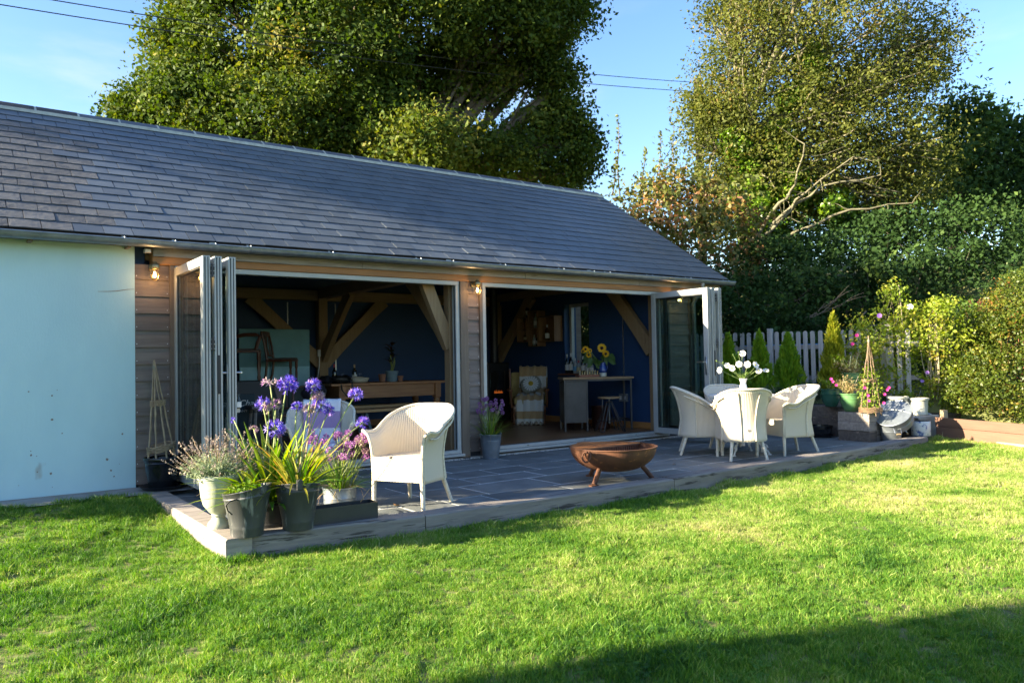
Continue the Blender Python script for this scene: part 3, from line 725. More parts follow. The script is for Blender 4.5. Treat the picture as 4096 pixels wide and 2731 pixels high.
def make_chair(label, loc, rz, badge=False):
    t = thing('wicker_armchair', label, 'chair', loc, rz, 'cream wicker armchairs on the patio')
    nu, nv = 64, 14; V = []; rib = []
    for j in range(nv+1):
        for i in range(nu+1):
            u = i/nu; z = .225+(ztop(u)-.225)*j/nv; V.append(shellpt(u,z)); rib.append((u*1.31, z, 0))
    F = [(j*(nu+1)+i, j*(nu+1)+i+1, (j+1)*(nu+1)+i+1, (j+1)*(nu+1)+i) for j in range(nv) for i in range(nu)]
    me = bpy.data.meshes.new('shell'); me.from_pydata(V, [], F); me.shade_smooth(); a = me.attributes.new('rib','FLOAT_VECTOR','POINT'); a.data.foreach_set('vector', [c for r in rib for c in r]); me.materials.append(loom)
    sh = link('shell', me, t); md = sh.modifiers.new('thick','SOLIDIFY'); md.thickness = .011; md.offset = 0
    def sheet(name, pts4, n, m_, uv):
        a, b, c, d = map(Vector, pts4); V = []; rb = []
        for j in range(m_+1):
            for i in range(n+1):
                p = a.lerp(b,i/n).lerp(d.lerp(c,i/n), j/m_); V.append(p); rb.append((uv[0]*i/n, uv[1]*j/m_, 0))
        me = bpy.data.meshes.new(name); me.from_pydata(V, [], [(j*(n+1)+i, j*(n+1)+i+1, (j+1)*(n+1)+i+1, (j+1)*(n+1)+i) for j in range(m_) for i in range(n)])
        at_ = me.attributes.new('rib','FLOAT_VECTOR','POINT'); at_.data.foreach_set('vector', [q for r in rb for q in r]); me.materials.append(loom); o = link(name, me, t); md = o.modifiers.new('thick','SOLIDIFY'); md.thickness = .012; md.offset = 0; return o
    sheet('front_panel', ((.245,-.235,.235),(.245,.235,.235),(.25,.235,.435),(.25,-.235,.435)), 12, 4, (.47,.2))
    se = MB(); ring = [plan(i/24)[:2] for i in range(25)]; se.add([(0,0,.437)]+[(x*.99,y*.99,.43) for x,y in ring]+[(.255,-.24,.43),(.255,.24,.43)], [(0,i+2,i+1) for i in range(24)]+[(0,1,26),(0,26,27),(0,27,25)])
    o = se.build('seat', loom, t); 
    a = o.data.attributes.new('rib','FLOAT_VECTOR','POINT'); a.data.foreach_set('vector', [q for v in o.data.vertices for q in (v.co.y, v.co.x, 0)])
    rim = [shellpt(i/48, ztop(i/48)-.002)+Vector((0,0,.0)) for i in range(49)]
    fr = lambda s: [Vector((.24, s*.24,.225)), Vector((.243,s*.245,.35)), Vector((.245,s*.25,.47)), Vector((.252,s*.262,.56)), Vector((.258,s*.285,.62))]
    mb = MB(); mb.tube(fr(-1)+[rim[0]]+rim[1:-1]+[rim[-1]]+fr(1)[::-1], .0145, 8); autosmooth(mb.build('rim', braid, t), 60)
    hp = MB(); hp2 = MB(); hp.tube([shellpt(.02+.30*i/12, ztop(.02+.3*i/12)-.055)+Vector((plan(.02+.3*i/12)[2],plan(.02+.3*i/12)[3],0))*.025 for i in range(13)], .009, 6)
    hp2.tube([shellpt(.98-.30*i/12, ztop(.98-.3*i/12)-.055)+Vector((plan(.98-.3*i/12)[2],plan(.98-.3*i/12)[3],0))*.025 for i in range(13)], .009, 6)
    autosmooth(hp.build('arm_support', braid, t), 60); autosmooth(hp2.build('arm_support', braid, t), 60)
    st = MB()
    for du in (-.07,.07): st.tube([shellpt(.5+du*(.8+.5*(z-.24)), z)+Vector((plan(.5+du)[2],plan(.5+du)[3],0))*.012 for z in (.24,.33,.42,.52,.62,.72,.80)], .010, 6)
    for u in (.24,.76): st.tube([shellpt(u, z)+Vector((plan(u)[2],plan(u)[3],0))*.010 for z in (.23,.33,.42,.52,.62,.70)], .010, 6)
    autosmooth(st.build('back_strut', braid, t), 60)
    for (a, b) in (((.238,-.24,.23),(.238,-.245,0)),((.238,.24,.23),(.238,.245,0)),((-.185,-.17,.25),(-.27,-.215,0)),((-.185,.17,.25),(-.27,.215,0))):
        mb = MB(); P = [Vector(a).lerp(Vector(b), i/22) for i in range(23)]; mb.tube(P, [.0215-.001*(i % 2)-.004*i/22 for i in range(23)], 10)
        autosmooth(mb.build('leg', braid, t), 60)
    if badge:
        p = shellpt(.5,.36); MB().lathe([(.016,0),(.016,.004),(1e-6,.005)], 12, (p.x-.008,p.y,p.z), Matrix.Rotation(R_(-90),3,'Y')).build('badge', PLAIN('badge', (.25,.23,.2), .4), t)
    return t
ang = lambda x, y: math.atan2(y, x)
make_chair('cream wicker armchair nearest the lawn, empty, its seat front lit by the sun', (3.255,-2.415,0), ang(-.86,-.46))
make_chair('cream wicker armchair behind the flowers with a purple striped throw', (2.98,-1.06,0), ang(-.42,-.9))
make_chair('wicker armchair on the folding door side of the round table', (7.83,-1.69,0), ang(.69,-.73))
make_chair('wicker armchair at the round table with its sunlit back to the lawn', (7.75,-2.385,0), ang(.60,.80), True)
make_chair('wicker armchair at the round table nearest the raised bed', (8.60,-2.45,0), ang(-.93,.36))
make_chair('wicker armchair behind the round table half hidden by the vase', (8.42,-1.71,0), ang(-.5,-.86))
# throw over the second chair
def stripes(name, stops, rough=.9, attr='v'):
    m, t, b = newmat(name); a = N(t, 'ShaderNodeAttribute', attribute_name=attr); rp = ramp(t, stops); rp.color_ramp.interpolation = 'CONSTANT'; t.links.new(a.outputs['Fac'], rp.inputs[0])
    t.links.new(rp.outputs[0], b.inputs['Base Color']); b.inputs['Roughness'].default_value = rough; b.inputs['Sheen Weight'].default_value = .15
    v = coords(t); n3 = N(t, 'ShaderNodeTexNoise', Scale=160, Detail=3); t.links.new(v, n3.inputs['Vector']); bp = N(t, 'ShaderNodeBump', Strength=.3, Distance=.002); t.links.new(n3.outputs[0], bp.inputs['Height']); t.links.new(bp.outputs[0], b.inputs['Normal']); return m
def cloth(name, path, half, mat, loc, rz, wave=.008, thick=.006, nu=18, curve=0, parent=None):
    """path: list of (x,z) going along; spreads +-half in y"""
    P = [Vector((a,0,b)) for a, b in path]; cum = [0]
    for i in range(1,len(P)): cum.append(cum[-1]+(P[i]-P[i-1]).length)
    V = []; n = len(P)
    for i in range(n):
        t = (P[min(i+1,n-1)]-P[max(i-1,0)]).normalized(); up = Vector((-t.z,0,t.x))
        for j in range(nu+1):
            y = half*(2*j/nu-1); w_ = wave*(.15+.85*i/n)*(math.sin(j*1.1+i*.35)+.6*math.sin(j*2.3-i*.2)); V.append(P[i]+Vector((-curve*(y/half)**2*-1,y*(1+.02*math.sin(i*.7)),0))+up*w_)
    F = [(i*(nu+1)+j, i*(nu+1)+j+1, (i+1)*(nu+1)+j+1, (i+1)*(nu+1)+j) for i in range(n-1) for j in range(nu)]
    me = bpy.data.meshes.new(name); me.from_pydata(V, [], F); me.shade_smooth(); a = me.attributes.new('v','FLOAT','POINT'); a.data.foreach_set('value', [cum[i]/cum[-1] for i in range(n) for _ in range(nu+1)]); me.materials.append(mat)
    o = link(name, me, parent, loc, (0,0,rz)); md = o.modifiers.new('t','SOLIDIFY'); md.thickness = thick; return o
pw_, ww_ = (.36,.24,.42), (.72,.69,.72)
thr_m = stripes('purple_stripe', [(0,ww_),(.30,pw_),(.42,ww_),(.60,(.55,.5,.56)),(.68,pw_),(.75,ww_),(.86,pw_)])
path = [(-.36,.60),(-.365,.7),(-.36,.80),(-.335,.862),(-.29,.845),(-.262,.78),(-.242,.7),(-.228,.6),(-.21,.52),(-.18,.462),(-.1,.452),(.02,.45),(.14,.45),(.23,.45),(.27,.43),(.278,.36),(.283,.28),(.286,.2)]
o = cloth('throw_blanket', path, .185, thr_m, (2.98,-1.06,0), ang(-.42,-.9), curve=.035); tag(o, 'white throw with purple bands draped over the chair behind the flowers', 'throw')
# round table with scrolled iron legs
iron_w = PLAIN('white_iron', (.72,.71,.68), .45)
tb = thing('garden_table', 'round white garden table with scrolled iron legs among the wicker chairs', 'table', (8.17,-2.065,0))
mb = MB(); mb.lathe([(1e-6,.715),(.4,.715),(.415,.722),(.415,.742),(.40,.748),(1e-6,.748)], 40); autosmooth(mb.build('table_top', iron_w, tb), 40)
for k in range(4):
    a = R_(20+90*k); mb = MB(); d = Vector((math.cos(a),math.sin(a),0)); s = lambda r, z: d*r+Vector((0,0,z))
    mb.tube([s(.3,.71),s(.2,.6),(s(.12,.45)),s(.12,.3),s(.2,.15),s(.31,.05),s(.335,.012)], .011, 7)
    for (cx, cz, rr) in ((.27,.09,.045),(.23,.19,.04),(.19,.52,.05),(.24,.62,.035)): mb.tube([s(cx+rr*(1-.04*i)*math.cos(i*.55), cz+rr*(1-.04*i)*math.sin(i*.55)) for i in range(14)], .008, 6)
    mb.lathe([(.022,0),(.022,.012),(1e-6,.014)], 10, tuple(s(.335,0))); autosmooth(mb.build('leg', iron_w, tb), 50)
MB().lathe([(.03,.1),(.018,.3),(.03,.45),(.018,.55),(.05,.71)], 12).build('centre_post', iron_w, tb)
# vase of anemones
vs_ = thing('flower_vase', 'white jug vase on the round table', 'vase', (8.18,-2.09,.749))
mb = MB(); mb.lathe([(.045,0),(.052,.03),(.05,.08),(.036,.13),(.036,.16),(.054,.20),(.05,.20),(.03,.15)], 20); autosmooth(mb.build('vase_body', PLAIN('white_glaze', (.8,.79,.76), .2, coat=.5), vs_), 50)
petal_w = LEAF('white_petal', [(0,(.75,.74,.72)),(1,(.85,.84,.8))], .3, .6, attr=False); stem_g = PLAIN('green_stem', (.14,.2,.05), .5); eye_y = PLAIN('flower_eye', (.5,.42,.08), .7)
anem_leaf = LEAF('anemone_leaf', [(0,(.08,.14,.03)),(1,(.16,.24,.06))], .35, .5, attr=False)
fl_ = thing('flower_bunch', 'white anemones standing in the jug vase on the round table', 'flowers', (8.18,-2.09,.95))
def flower(parent, p, nrm, r, n, mat, eye, er, cup=.25, wid=.55):
    nrm = Vector(nrm).normalized(); a = nrm.orthogonal().normalized(); b = nrm.cross(a); mb = MB(); p = Vector(p)
    for k in range(n):
        an = 6.283*k/n+U(-.08,.08); d = a*math.cos(an)+b*math.sin(an); s = nrm.cross(d)
        mb.strap([p, p+d*r*.35+nrm*r*cup*.25, p+d*r*.75+nrm*r*cup*.7, p+d*r+nrm*r*cup], [r*.12, r*wid*.75, r*wid*.8, r*wid*.2], s, .12)
    f = mb.build('flower', mat, parent, True)
    if eye: MB().sphere(p+nrm*er*.4, er, 8, 5).build('flower_centre', eye, f, True)
    return f
toc = (camp-Vector((8.1,-2.0,.95))).normalized()
for (dx, dz, fwd) in ((-.29,.10,.02),(-.2,.13,.0),(-.14,.115,.06),(-.05,.14,.02),(.0,.29,.0),(.06,.13,.05),(.16,.14,-.02),(.2,.1,.03),(.29,.07,0)):
    p = cr*dx+Vector((0,0,dz+.02))+toc*fwd
    MB().tube(wob((cr.x*dx*.1,cr.y*dx*.1,-.02), tuple(p), 5, .08), .0035, 5).build('stem', stem_g, fl_); flower(fl_, p+Vector((0,0,U(-.03,.03))), toc+Vector((U(-1.1,1.1),U(-1.1,1.1),U(-.1,.9))), U(.04,.05), 6, petal_w, eye_y, .011)
for (dx, dz) in ((-.33,.22),(-.12,.3),(-.05,.33),(-.25,.2)):
    p = cr*dx+Vector((0,0,dz)); MB().tube(wob((0,0,0), tuple(p), 5, .08), .003, 5).build('stem', stem_g, fl_); MB().sphere(p, .012, 7, 5).build('bud', anem_leaf, fl_, True)
for _ in range(16):
    d = Vector((U(-1,1),U(-1,1),0)).normalized(); q = d*U(.05,.13)+Vector((0,0,U(0,.09))); MB().strap([d*.02, d*.02+(q-d*.02)*.5+Vector((0,0,.02)), q], [.006,.022,.003], d.cross(Vector((0,0,1))), .2).build('leaf', anem_leaf, fl_)
# rusty fire bowl
rust = M('rusted_steel', (.17,.07,.034), (.08,.036,.021), scale=7, rough=.72, bump=.25, bscale=40, spots=((.33,.13,.045), 9, .6), metal=.25)
rust_o = M('orange_rust', (.45,.17,.045), (.26,.09,.03), scale=18, rough=.85, bump=.4, bscale=60)
fb_ = thing('fire_bowl', 'rusty round fire bowl on three legs with a half grill on top', 'fire pit', (5.44,-2.585,0))
BR, zr, zb = .43, .34, .098
Rs = (BR*BR+(zr-zb)**2)/(2*(zr-zb)); prof = []
for i in range(13):
    a = math.pi/2*i/12; prof.append((max(1e-6,BR*math.sin(a)**.86), zr-(zr-zb)*math.cos(a)**.95 if i < 12 else zr))
inn = [(max(1e-6,r-.008), z+.008) for r, z in prof][::-1]
mb = MB(); mb.lathe(prof+[(BR+.012,zr),(BR+.012,zr+.01),(BR-.012,zr+.01)]+inn, 56); autosmooth(mb.build('bowl', rust, fb_), 40)
for a in (198,330,84):
    d = Vector((math.cos(R_(a)),math.sin(R_(a)),0)); mb = MB(); mb.tube([d*.27+Vector((0,0,.17)), d*.40+Vector((0,0,.012))], [.025,.023], 12); mb.lathe([(.05,0),(.05,.012),(1e-6,.013)], 14, tuple(d*.40)); autosmooth(mb.build('leg', rust, fb_), 50)
gd = 93  # half grill: flat side faces this direction
G0 = bpy.data.objects.new('grill', None); COL.objects.link(G0); G0.parent = fb_; G0.location = (0,0,zr+.005); G0.rotation_euler = (0,0,R_(gd))
mb = MB(); rr = BR-.012; arc = [Vector((rr*math.cos(R_(-88+176*i/30)), rr*math.sin(R_(-88+176*i/30)), 0)) for i in range(31)]
mb.tube(arc+[arc[0]], .006, 6); mb.tube([(rr*.5,-rr*.86,0),(rr*.5,rr*.86,0)], .007, 6); mb.tube([(0.02,0,0),(rr,0,0)], .007, 6)
fr_ = autosmooth(mb.build('grill_frame', rust_o, G0), 60)
bars = MB()
for i in range(44):
    y = -rr+.02+i*(2*rr-.04)/43; x1 = math.sqrt(max(.0004, rr*rr-y*y)); bars.box(.012,y-.0035,-.003,x1,y+.0035,.003)
bars.build('grill_bar', rust_o, G0)['kind'] = 'stuff'
hb = MB(); hb.tube([(rr+.0+.05*math.sin(math.pi*i/10), .09*math.cos(math.pi*i/10), .004) for i in range(11)], .007, 6); hb.build('grill_handle', rust_o, G0)
dp_ = MB()    # the slotted plate hanging under the straight edge
for i in range(22):
    y = -.36+i*.0325; dp_.box(-.004,y,-.075,.004,y+.016,-.008)
dp_.box(-.004,-.38,-.012,.004,.38,0).box(-.004,-.36,-.085,.004,.36,-.072); dp_.build('slotted_plate', rust, G0)
for a in (192, 12):
    d = Vector((math.cos(R_(a)),math.sin(R_(a)),0)); c = d*(BR+.02)+Vector((0,0,zr-.055)); s = Vector((-d.y,d.x,0))
    mb = MB(); mb.tube([c+s*.05*math.cos(6.283*i/20)+Vector((0,0,1))*.05*math.sin(6.283*i/20)+d*.012*math.sin(6.283*i/20)*-1 for i in range(21)], .0085, 7); mb.tube([d*(BR-.01)+Vector((0,0,zr-.012)), d*(BR+.03)+Vector((0,0,zr-.012))], .013, 7); autosmooth(mb.build('ring_handle', rust, fb_), 60)
# ------------------------------------------------------------------ pots
def pot(name, label, cat, loc, prof, mat, n=36, tilt=(0,0), group=None, zt0=.5, soilz=None, part='pot_body', wall=.008):
    t = thing(name, label, cat, loc, 0, group); H = max(z for r, z in prof)
    inner = [(max(.002, r-wall), z) for r, z in prof[::-1] if z > H*.45]
    mb = MB(); mb.lathe(prof+inner, n)
    def tl(p): k = max(0,(p[2]-H*zt0)/(H*(1-zt0))); return (p[0],p[1],p[2]+k*k*(p[0]*tilt[0]+p[1]*tilt[1]))
    mb.v = [tl(p) for p in mb.v]; autosmooth(mb.build(part, mat, t), 42)
    sz = soilz if soilz is not None else H*.86; r = np.interp(sz, [z for _, z in sorted((0,z) for r, z in prof)], [r for r, z in sorted(prof, key=lambda q: q[1])])-wall-.002
    sm = MB().lathe([(r,sz-.004),(r*.6,sz+.006),(1e-6,sz+.01)], 20); sm.v = [tl(p) for p in sm.v]; sm.build('soil', soil, t); return t
black_pl = M('worn_black_metal', (.05,.054,.058), (.03,.033,.036), scale=5, rough=.5, bump=.1, spots=((.2,.2,.19), 5.0, .57), stretch=(2.6,2.6,.4), kind='Object')
sage = M('sage_glaze', (.5,.53,.42), (.42,.45,.35), scale=4, rough=.4, bump=.06, coat=.25)
ur = pot('urn_planter', 'pale sage green footed urn at the patio corner', 'urn', (1.60,-2.52,ft+.003), [(.078,0),(.08,.018),(.072,.04),(.05,.062),(.044,.078),(.052,.09),(.05,.1),(.07,.118),(.105,.165),(.122,.225),(.130,.30),(.133,.335),(.137,.342),(.137,.352),(.146,.356),(.148,.372),(.14,.38)], sage, soilz=.35)
scut = [(.105,0),(.107,.012),(.109,.05),(.112,.058),(.111,.064),(.148,.255),(.152,.26),(.152,.267),(.149,.272),(.158,.305),(.161,.309),(.158,.313)]
bkA = pot('metal_bucket', 'scuffed black metal bucket with seedlings on the front corner sleeper', 'bucket', (1.685,-2.90,ft), [(r*1.03,z*1.02) for r,z in scut], black_pl, tilt=(.16,-.1), zt0=.35, group='old black metal buckets', part='bucket_body')
bkB = pot('metal_bucket', 'black metal bucket holding yellowing agapanthus leaves', 'bucket', (2.035,-2.93,ft), scut, black_pl, tilt=(-.08,-.16), zt0=.35, group='old black metal buckets', part='bucket_body')
lug = black_pl
for b_, a, drop in ((bkA,-64,True),(bkB,-105,False)):
    d = Vector((math.cos(R_(a)),math.sin(R_(a)),0)); z = .30+(d.x*.158*(.16 if drop else -.08)+d.y*.158*(-.1 if drop else -.16))
    e = MB(); e.cbox(-.022,-.006,-.035,.022,.006,.04,.004,Matrix.Translation(d*.158+Vector((0,0,z)))@Matrix.Rotation(R_(a+90),4,'Z')); e.tube([d*.16+Vector((0,0,z+.03)), d*.175+Vector((0,0,z+.03))], .012, 8); e.build('lug', black_pl, b_)
    if drop:
        P = [Vector((-.10,-.115,.27)),Vector((-.155,-.13,.265)),Vector((-.175,-.12,.24)),Vector((-.16,-.11,.2)),Vector((-.13,-.1,.17))]; h = MB(); h.tube(P, .005, 6); h.build('handle', black_m, b_)
bk_m = M('black_plastic', (.018,.019,.021), (.012,.013,.014), scale=6, rough=.45, bump=.1, spots=((.08,.075,.065), 6, .66))
pot('plastic_pot', 'black ringed pot hidden between the two buckets with green agapanthus', 'pot', (1.93,-2.66,.0), [(.10,0),(.105,.06),(.112,.065),(.112,.075),(.107,.08),(.118,.2),(.125,.205),(.125,.24),(.12,.245)], bk_m)
tr_ = thing('trough', 'low black metal trough tray beside the buckets', 'trough', (2.395,-2.86,ft), R_(-3))
mb = MB(); w0, d0, h0 = .26, .08, .118
mb.box(-w0,-d0,0,w0,-d0+.006,h0).box(-w0,d0-.006,0,w0,d0,h0).box(-w0,-d0+.006,0,-w0+.006,d0-.006,h0).box(w0-.006,-d0+.006,0,w0,d0-.006,h0).box(-w0+.006,-d0+.006,0,w0-.006,d0-.006,.006); mb.build('tray', M('black_tray', (.028,.03,.033), (.02,.021,.023), scale=10, rough=.45, spots=((.07,.07,.07), 18, .68)), tr_)
pot('galvanised_bath', 'low round galvanised tub of purple alliums behind the black trough', 'tub', (2.76,-2.0,0), [(.135,0),(.138,.02),(.14,.07),(.144,.074),(.14,.08),(.146,.15),(.154,.156),(.154,.162),(.146,.164)], galv)
gb = pot('galvanised_bucket', 'galvanised bucket of purple alliums against the cladding post', 'bucket', (5.58,-.20,0), [(.103,0),(.106,.012),(.102,.016),(.128,.215),(.132,.218),(.132,.226),(.129,.229),(.137,.29),(.143,.296),(.143,.303),(.137,.305)], galv, part='bucket_body')
for s in (-1,1):
    h = MB(); h.tube([(s*.143,0,.27),(s*.16,0,.285),(s*.162,0,.305),(s*.145,0,.312)], .006, 6); h.build('lug', galv, gb)
# black glazed pot, saucer and willow obelisk by the wall
gl_b = PLAIN('black_glaze', (.009,.011,.014), .25, coat=.25)
sa = thing('saucer', 'wide black saucer under the glazed pot by the cream wall', 'saucer', (1.70,-.235,.052)); mb = MB(); mb.lathe([(.17,0),(.205,.03),(.21,.035),(.2,.035),(.165,.01),(1e-6,.01)], 36); autosmooth(mb.build('saucer_dish', gl_b, sa), 40)
bp_ = pot('glazed_pot', 'black glazed pot with a round tree emblem beside the folding doors', 'pot', (1.70,-.235,.064), [(.118,0),(.122,.01),(.15,.18),(.156,.235),(.16,.24),(.156,.248),(.168,.262),(.172,.285),(.168,.292)], gl_b)
em = MB(); emd = Vector((.58,-.815,0)).normalized()   # emblem ring and little tree pressed on the side
ec = Vector((.155*math.cos(R_(-62)), .155*math.sin(R_(-62)), .155)); en = Vector((math.cos(R_(-62)),math.sin(R_(-62)),-.12)).normalized(); ex_ = Vector((-en.y,en.x,0)).normalized(); eu = en.cross(ex_)*-1; eu = Vector((0,0,1))
E_ = lambda a, b: ec+ex_*a+eu*b-en*(a*a*2.6)+en*(.004+b*.13)
em.tube([E_(.034*math.cos(6.283*i/24), .034*math.sin(6.283*i/24)) for i in range(25)], .0016, 5)
for i in range(20):
    a = 6.283*i/20; em.tube([E_(.026*math.cos(a),.026*math.sin(a)), E_(.030*math.cos(a),.030*math.sin(a))], .0012, 4)
em.tube([E_(0,-.014),E_(0,.008)], .0022, 5); em.tube([E_(-.007,-.014),E_(.007,-.014)], .0014, 5)
for a in (40,65,90,115,140): em.tube([E_(0,.0),E_(.014*math.cos(R_(a)),.014*math.sin(R_(a)))], .0016, 4)
em.build('emblem', PLAIN('emblem', (.22,.22,.22), .5), bp_)
willow = M('willow', (.46,.33,.2), (.27,.19,.115), scale=12, rough=.6, bump=.4)
def obelisk(label, loc, r, H, bands, n=8, lean=(0,0), seed=1, rb=.0055, willow=willow):
    t = thing('willow_obelisk', label, 'obelisk', loc); top = Vector((lean[0],lean[1],H))
    for k in range(n):
        a = 6.283*k/n+.2; P = [Vector((r*math.cos(a)*(1-i/8)+top.x*i/8+U(-.006,.006), r*math.sin(a)*(1-i/8)+top.y*i/8+U(-.006,.006), -.05+(H+.05+U(0,.03)*(i == 8))*i/8)) for i in range(9)]
        MB().tube(P, [rb*(1.15-.04*i) for i in range(9)], 6).build('cane', willow, t)
    for (f, h, sl) in bands:
        mb = MB(); z0 = H*f
        for q in range(6):
            ph = U(0,6.28); rr = r*(1-f)+.006; mb.tube([Vector((top.x*f+(rr+.006*math.sin(i*n/2+q*3.1))*math.cos(6.283*i/32), top.y*f+(rr+.006*math.sin(i*n/2+q*3.1))*math.sin(6.283*i/32), z0-h/2+h*q/5+sl*math.cos(6.283*i/32)+.004*math.sin(ph+i))) for i in range(33)], .0048, 5)
        mb.build('woven_band', willow, t)
    MB().lathe([(.014,-.02),(.016,0),(.014,.02)], 8, (top.x,top.y,H-.05)).build('tie', PLAIN('raffia', (.3,.26,.18), .8), t); return t
obelisk('woven willow obelisk standing in the black glazed pot', (1.70,-.235,.335), .135, .93, ((.12,.055,.025),(.58,.045,.004)), lean=(-.06,.03), rb=.0075)
# ------------------------------------------------------------------ wall lamps
bulb_m = EMIT('lamp_filament', (1,.62,.22), 25); lampglass = GLASS('lamp_glass', (.98,.96,.93)); glow = EMIT('lamp_bulb', (1,.72,.38), 2.2)
def wall_lamp(label, x):
    t = thing('wall_lamp', label, 'wall lamp', (x,-.125,2.08), 0, 'brass bulkhead lamps on the front wall')
    mb = MB(); mb.lathe([(.042,.10),(.046,.105),(.046,.14),(.04,.155),(.022,.17),(.02,.178),(1e-6,.18)], 20); mb.tube([(0,0,.14),(0,.06,.15),(0,.10,.13)], .013, 8); mb.lathe([(.035,-.006),(.035,.006),(1e-6,.008)], 16, (0,.095,.12), Matrix.Rotation(R_(90),3,'X')); autosmooth(mb.build('lamp_cap', brass, t), 40)
    g = MB(); g.lathe([(.036,.10),(.037,.05),(.03,.018),(.016,.004),(1e-6,.0)], 20); g.build('lamp_glass', lampglass, t, True)
    c = MB()
    for k in range(4):
        a = R_(45+90*k); c.tube([(.044*math.cos(a),.044*math.sin(a),.10),(.043*math.cos(a),.043*math.sin(a),.045),(.036*math.cos(a),.036*math.sin(a),.012),(.016*math.cos(a),.016*math.sin(a),-.006),(0,0,-.008)], .0026, 5)
    c.tube([(.044*math.cos(6.283*i/20),.044*math.sin(6.283*i/20),.048) for i in range(21)], .0026, 5); c.build('cage', brass, t)
    b = MB(); b.lathe([(1e-6,.018),(.012,.025),(.016,.042),(.012,.06),(.009,.08)], 12); b.build('bulb', glow, t, True)
    MB().tube([(0,0,.03),(.002,0,.045),(-.002,0,.055)], .0035, 5).build('filament', bulb_m, t)
    l = bpy.data.lights.new('lamp_light', 'POINT'); l.energy = .7; l.color = (1,.55,.2); l.shadow_soft_size = .02; lo = bpy.data.objects.new('lamp_light', l); COL.objects.link(lo); lo.parent = t; lo.location = (0,-.05,.03)
wall_lamp('lit brass bulkhead lamp on the boards beside the pale green wall', 1.665)
wall_lamp('lit brass bulkhead lamp on the post between the two openings', 5.465)
wall_lamp('lit brass bulkhead lamp behind the glass of the far folding door', 9.22)
# ------------------------------------------------------------------ things by the raised bed
pb_ = pot('plastic_planter', 'empty wide black planter on a saucer against the raised bed', 'planter', (10.62,-1.60,.02), [(.14,0),(.148,.02),(.165,.11),(.17,.115),(.17,.125),(.178,.13),(.18,.155),(.175,.158)], gl_b, soilz=.06)
sa = thing('saucer', 'black saucer under the empty planter by the raised bed', 'saucer', (10.62,-1.60,.0)); mb = MB(); mb.lathe([(.155,0),(.178,.03),(.184,.035),(.176,.035),(.15,.016),(1e-6,.016)], 32); autosmooth(mb.build('saucer_dish', gl_b, sa), 40)
green_gl = M('green_glaze', (.12,.26,.10), (.045,.13,.055), scale=5, rough=.2, bump=.05, coat=.6); green_d = M('teal_glaze', (.03,.12,.075), (.02,.07,.05), scale=5, rough=.2, bump=.05, coat=.6)
bowlp = [(.075,0),(.085,.008),(.125,.08),(.14,.15),(.142,.185),(.147,.19),(.147,.2),(.142,.205),(.143,.25),(.156,.258),(.156,.27),(.145,.275)]
sc_ = lambda p, k, h=1: [(r*k, z*k*h) for r, z in p]
pot('glazed_bowl', 'round green glazed bowl planter on the end of the raised bed', 'planter', (10.56,-2.13,.408), sc_(bowlp,1.0,.96), green_gl, group='green glazed planters')
pot('glazed_bowl', 'dark green glazed planter tucked behind the round green bowl', 'planter', (10.72,-1.72,.458), sc_(bowlp,.98), green_d, group='green glazed planters')
cr_ = thing('crate_stand', 'low upturned crate hidden under the hindmost green planter', 'crate', (11.28,-1.72,.389)); MB().cbox(-.14,-.14,0,.14,.14,.3,.006).build('crate_box', slp_y, cr_)
pot('glazed_bowl', 'hindmost green planter raised behind the willow obelisk', 'planter', (11.28,-1.72,.69), sc_(bowlp,.95), green_gl, group='green glazed planters')
cream = M('cream_glaze', (.46,.46,.39), (.39,.39,.32), scale=3, rough=.4, bump=.05, coat=.2)
crp = [(.13,0),(.135,.012),(.13,.02),(.14,.2),(.144,.22),(.158,.226),(.158,.25),(.148,.255)]
P1 = at(2109,952,11.8); P2 = at(2062,948,11.85)
pot('cream_planter', 'cream planter to the right of the tilted tin bath', 'planter', (P1.x,P1.y,P1.z), crp, cream, group='cream planters behind the tin bath')
pot('cream_planter', 'cream planter mostly hidden behind the tilted tin bath', 'planter', (P2.x,P2.y,P2.z), crp, cream, group='cream planters behind the tin bath')
sup = thing('stone_block', 'grey block under the two cream planters', 'block', ((P1.x+P2.x)/2,(P1.y+P2.y)/2,0)); MB().cbox(-.3,-.32,-.05,.3,.32,min(P1.z,P2.z)-.003,.01).build('block_body', conc, sup)
# tilted galvanised bath
tc = at(2051,947,10.95); tn = (cf*-.44+cr*-.53+cu*.72).normalized()
tt = thing('tin_bath', 'galvanised tin bath tipped on edge against the raised bed', 'tin bath', tuple(tc)); q = tn.to_track_quat('Z','Y').to_matrix()
mb = MB(); mb.lathe([(r_*.9 if r_ > .001 else r_, z_) for r_, z_ in [(1e-6,-.012),(.262,-.012),(.272,-.004),(.28,.004),(.285,0),(.285,-.01),(.275,-.02),(.262,-.1),(.266,-.105),(.258,-.11),(.245,-.2),(1e-6,-.2)]], 44, (0,0,0), q); autosmooth(mb.build('bath_body', galv, tt), 35)
mb = MB(); mb.tube([q@Vector((-.24+.48*i/10, .06*math.sin(math.pi*i/10), -.008)) for i in range(11)], .006, 6); autosmooth(mb.build('rib', galv, tt), 60)
gk = pot('galvanised_pail', 'galvanised pail with wooden bail grips in front of the tin bath', 'pail', (10.78,-2.60,.0), [(.115,0),(.12,.01),(.14,.13),(.145,.134),(.14,.14),(.152,.205),(.158,.21),(.152,.213)], galv, soilz=.03, part='pail_body')
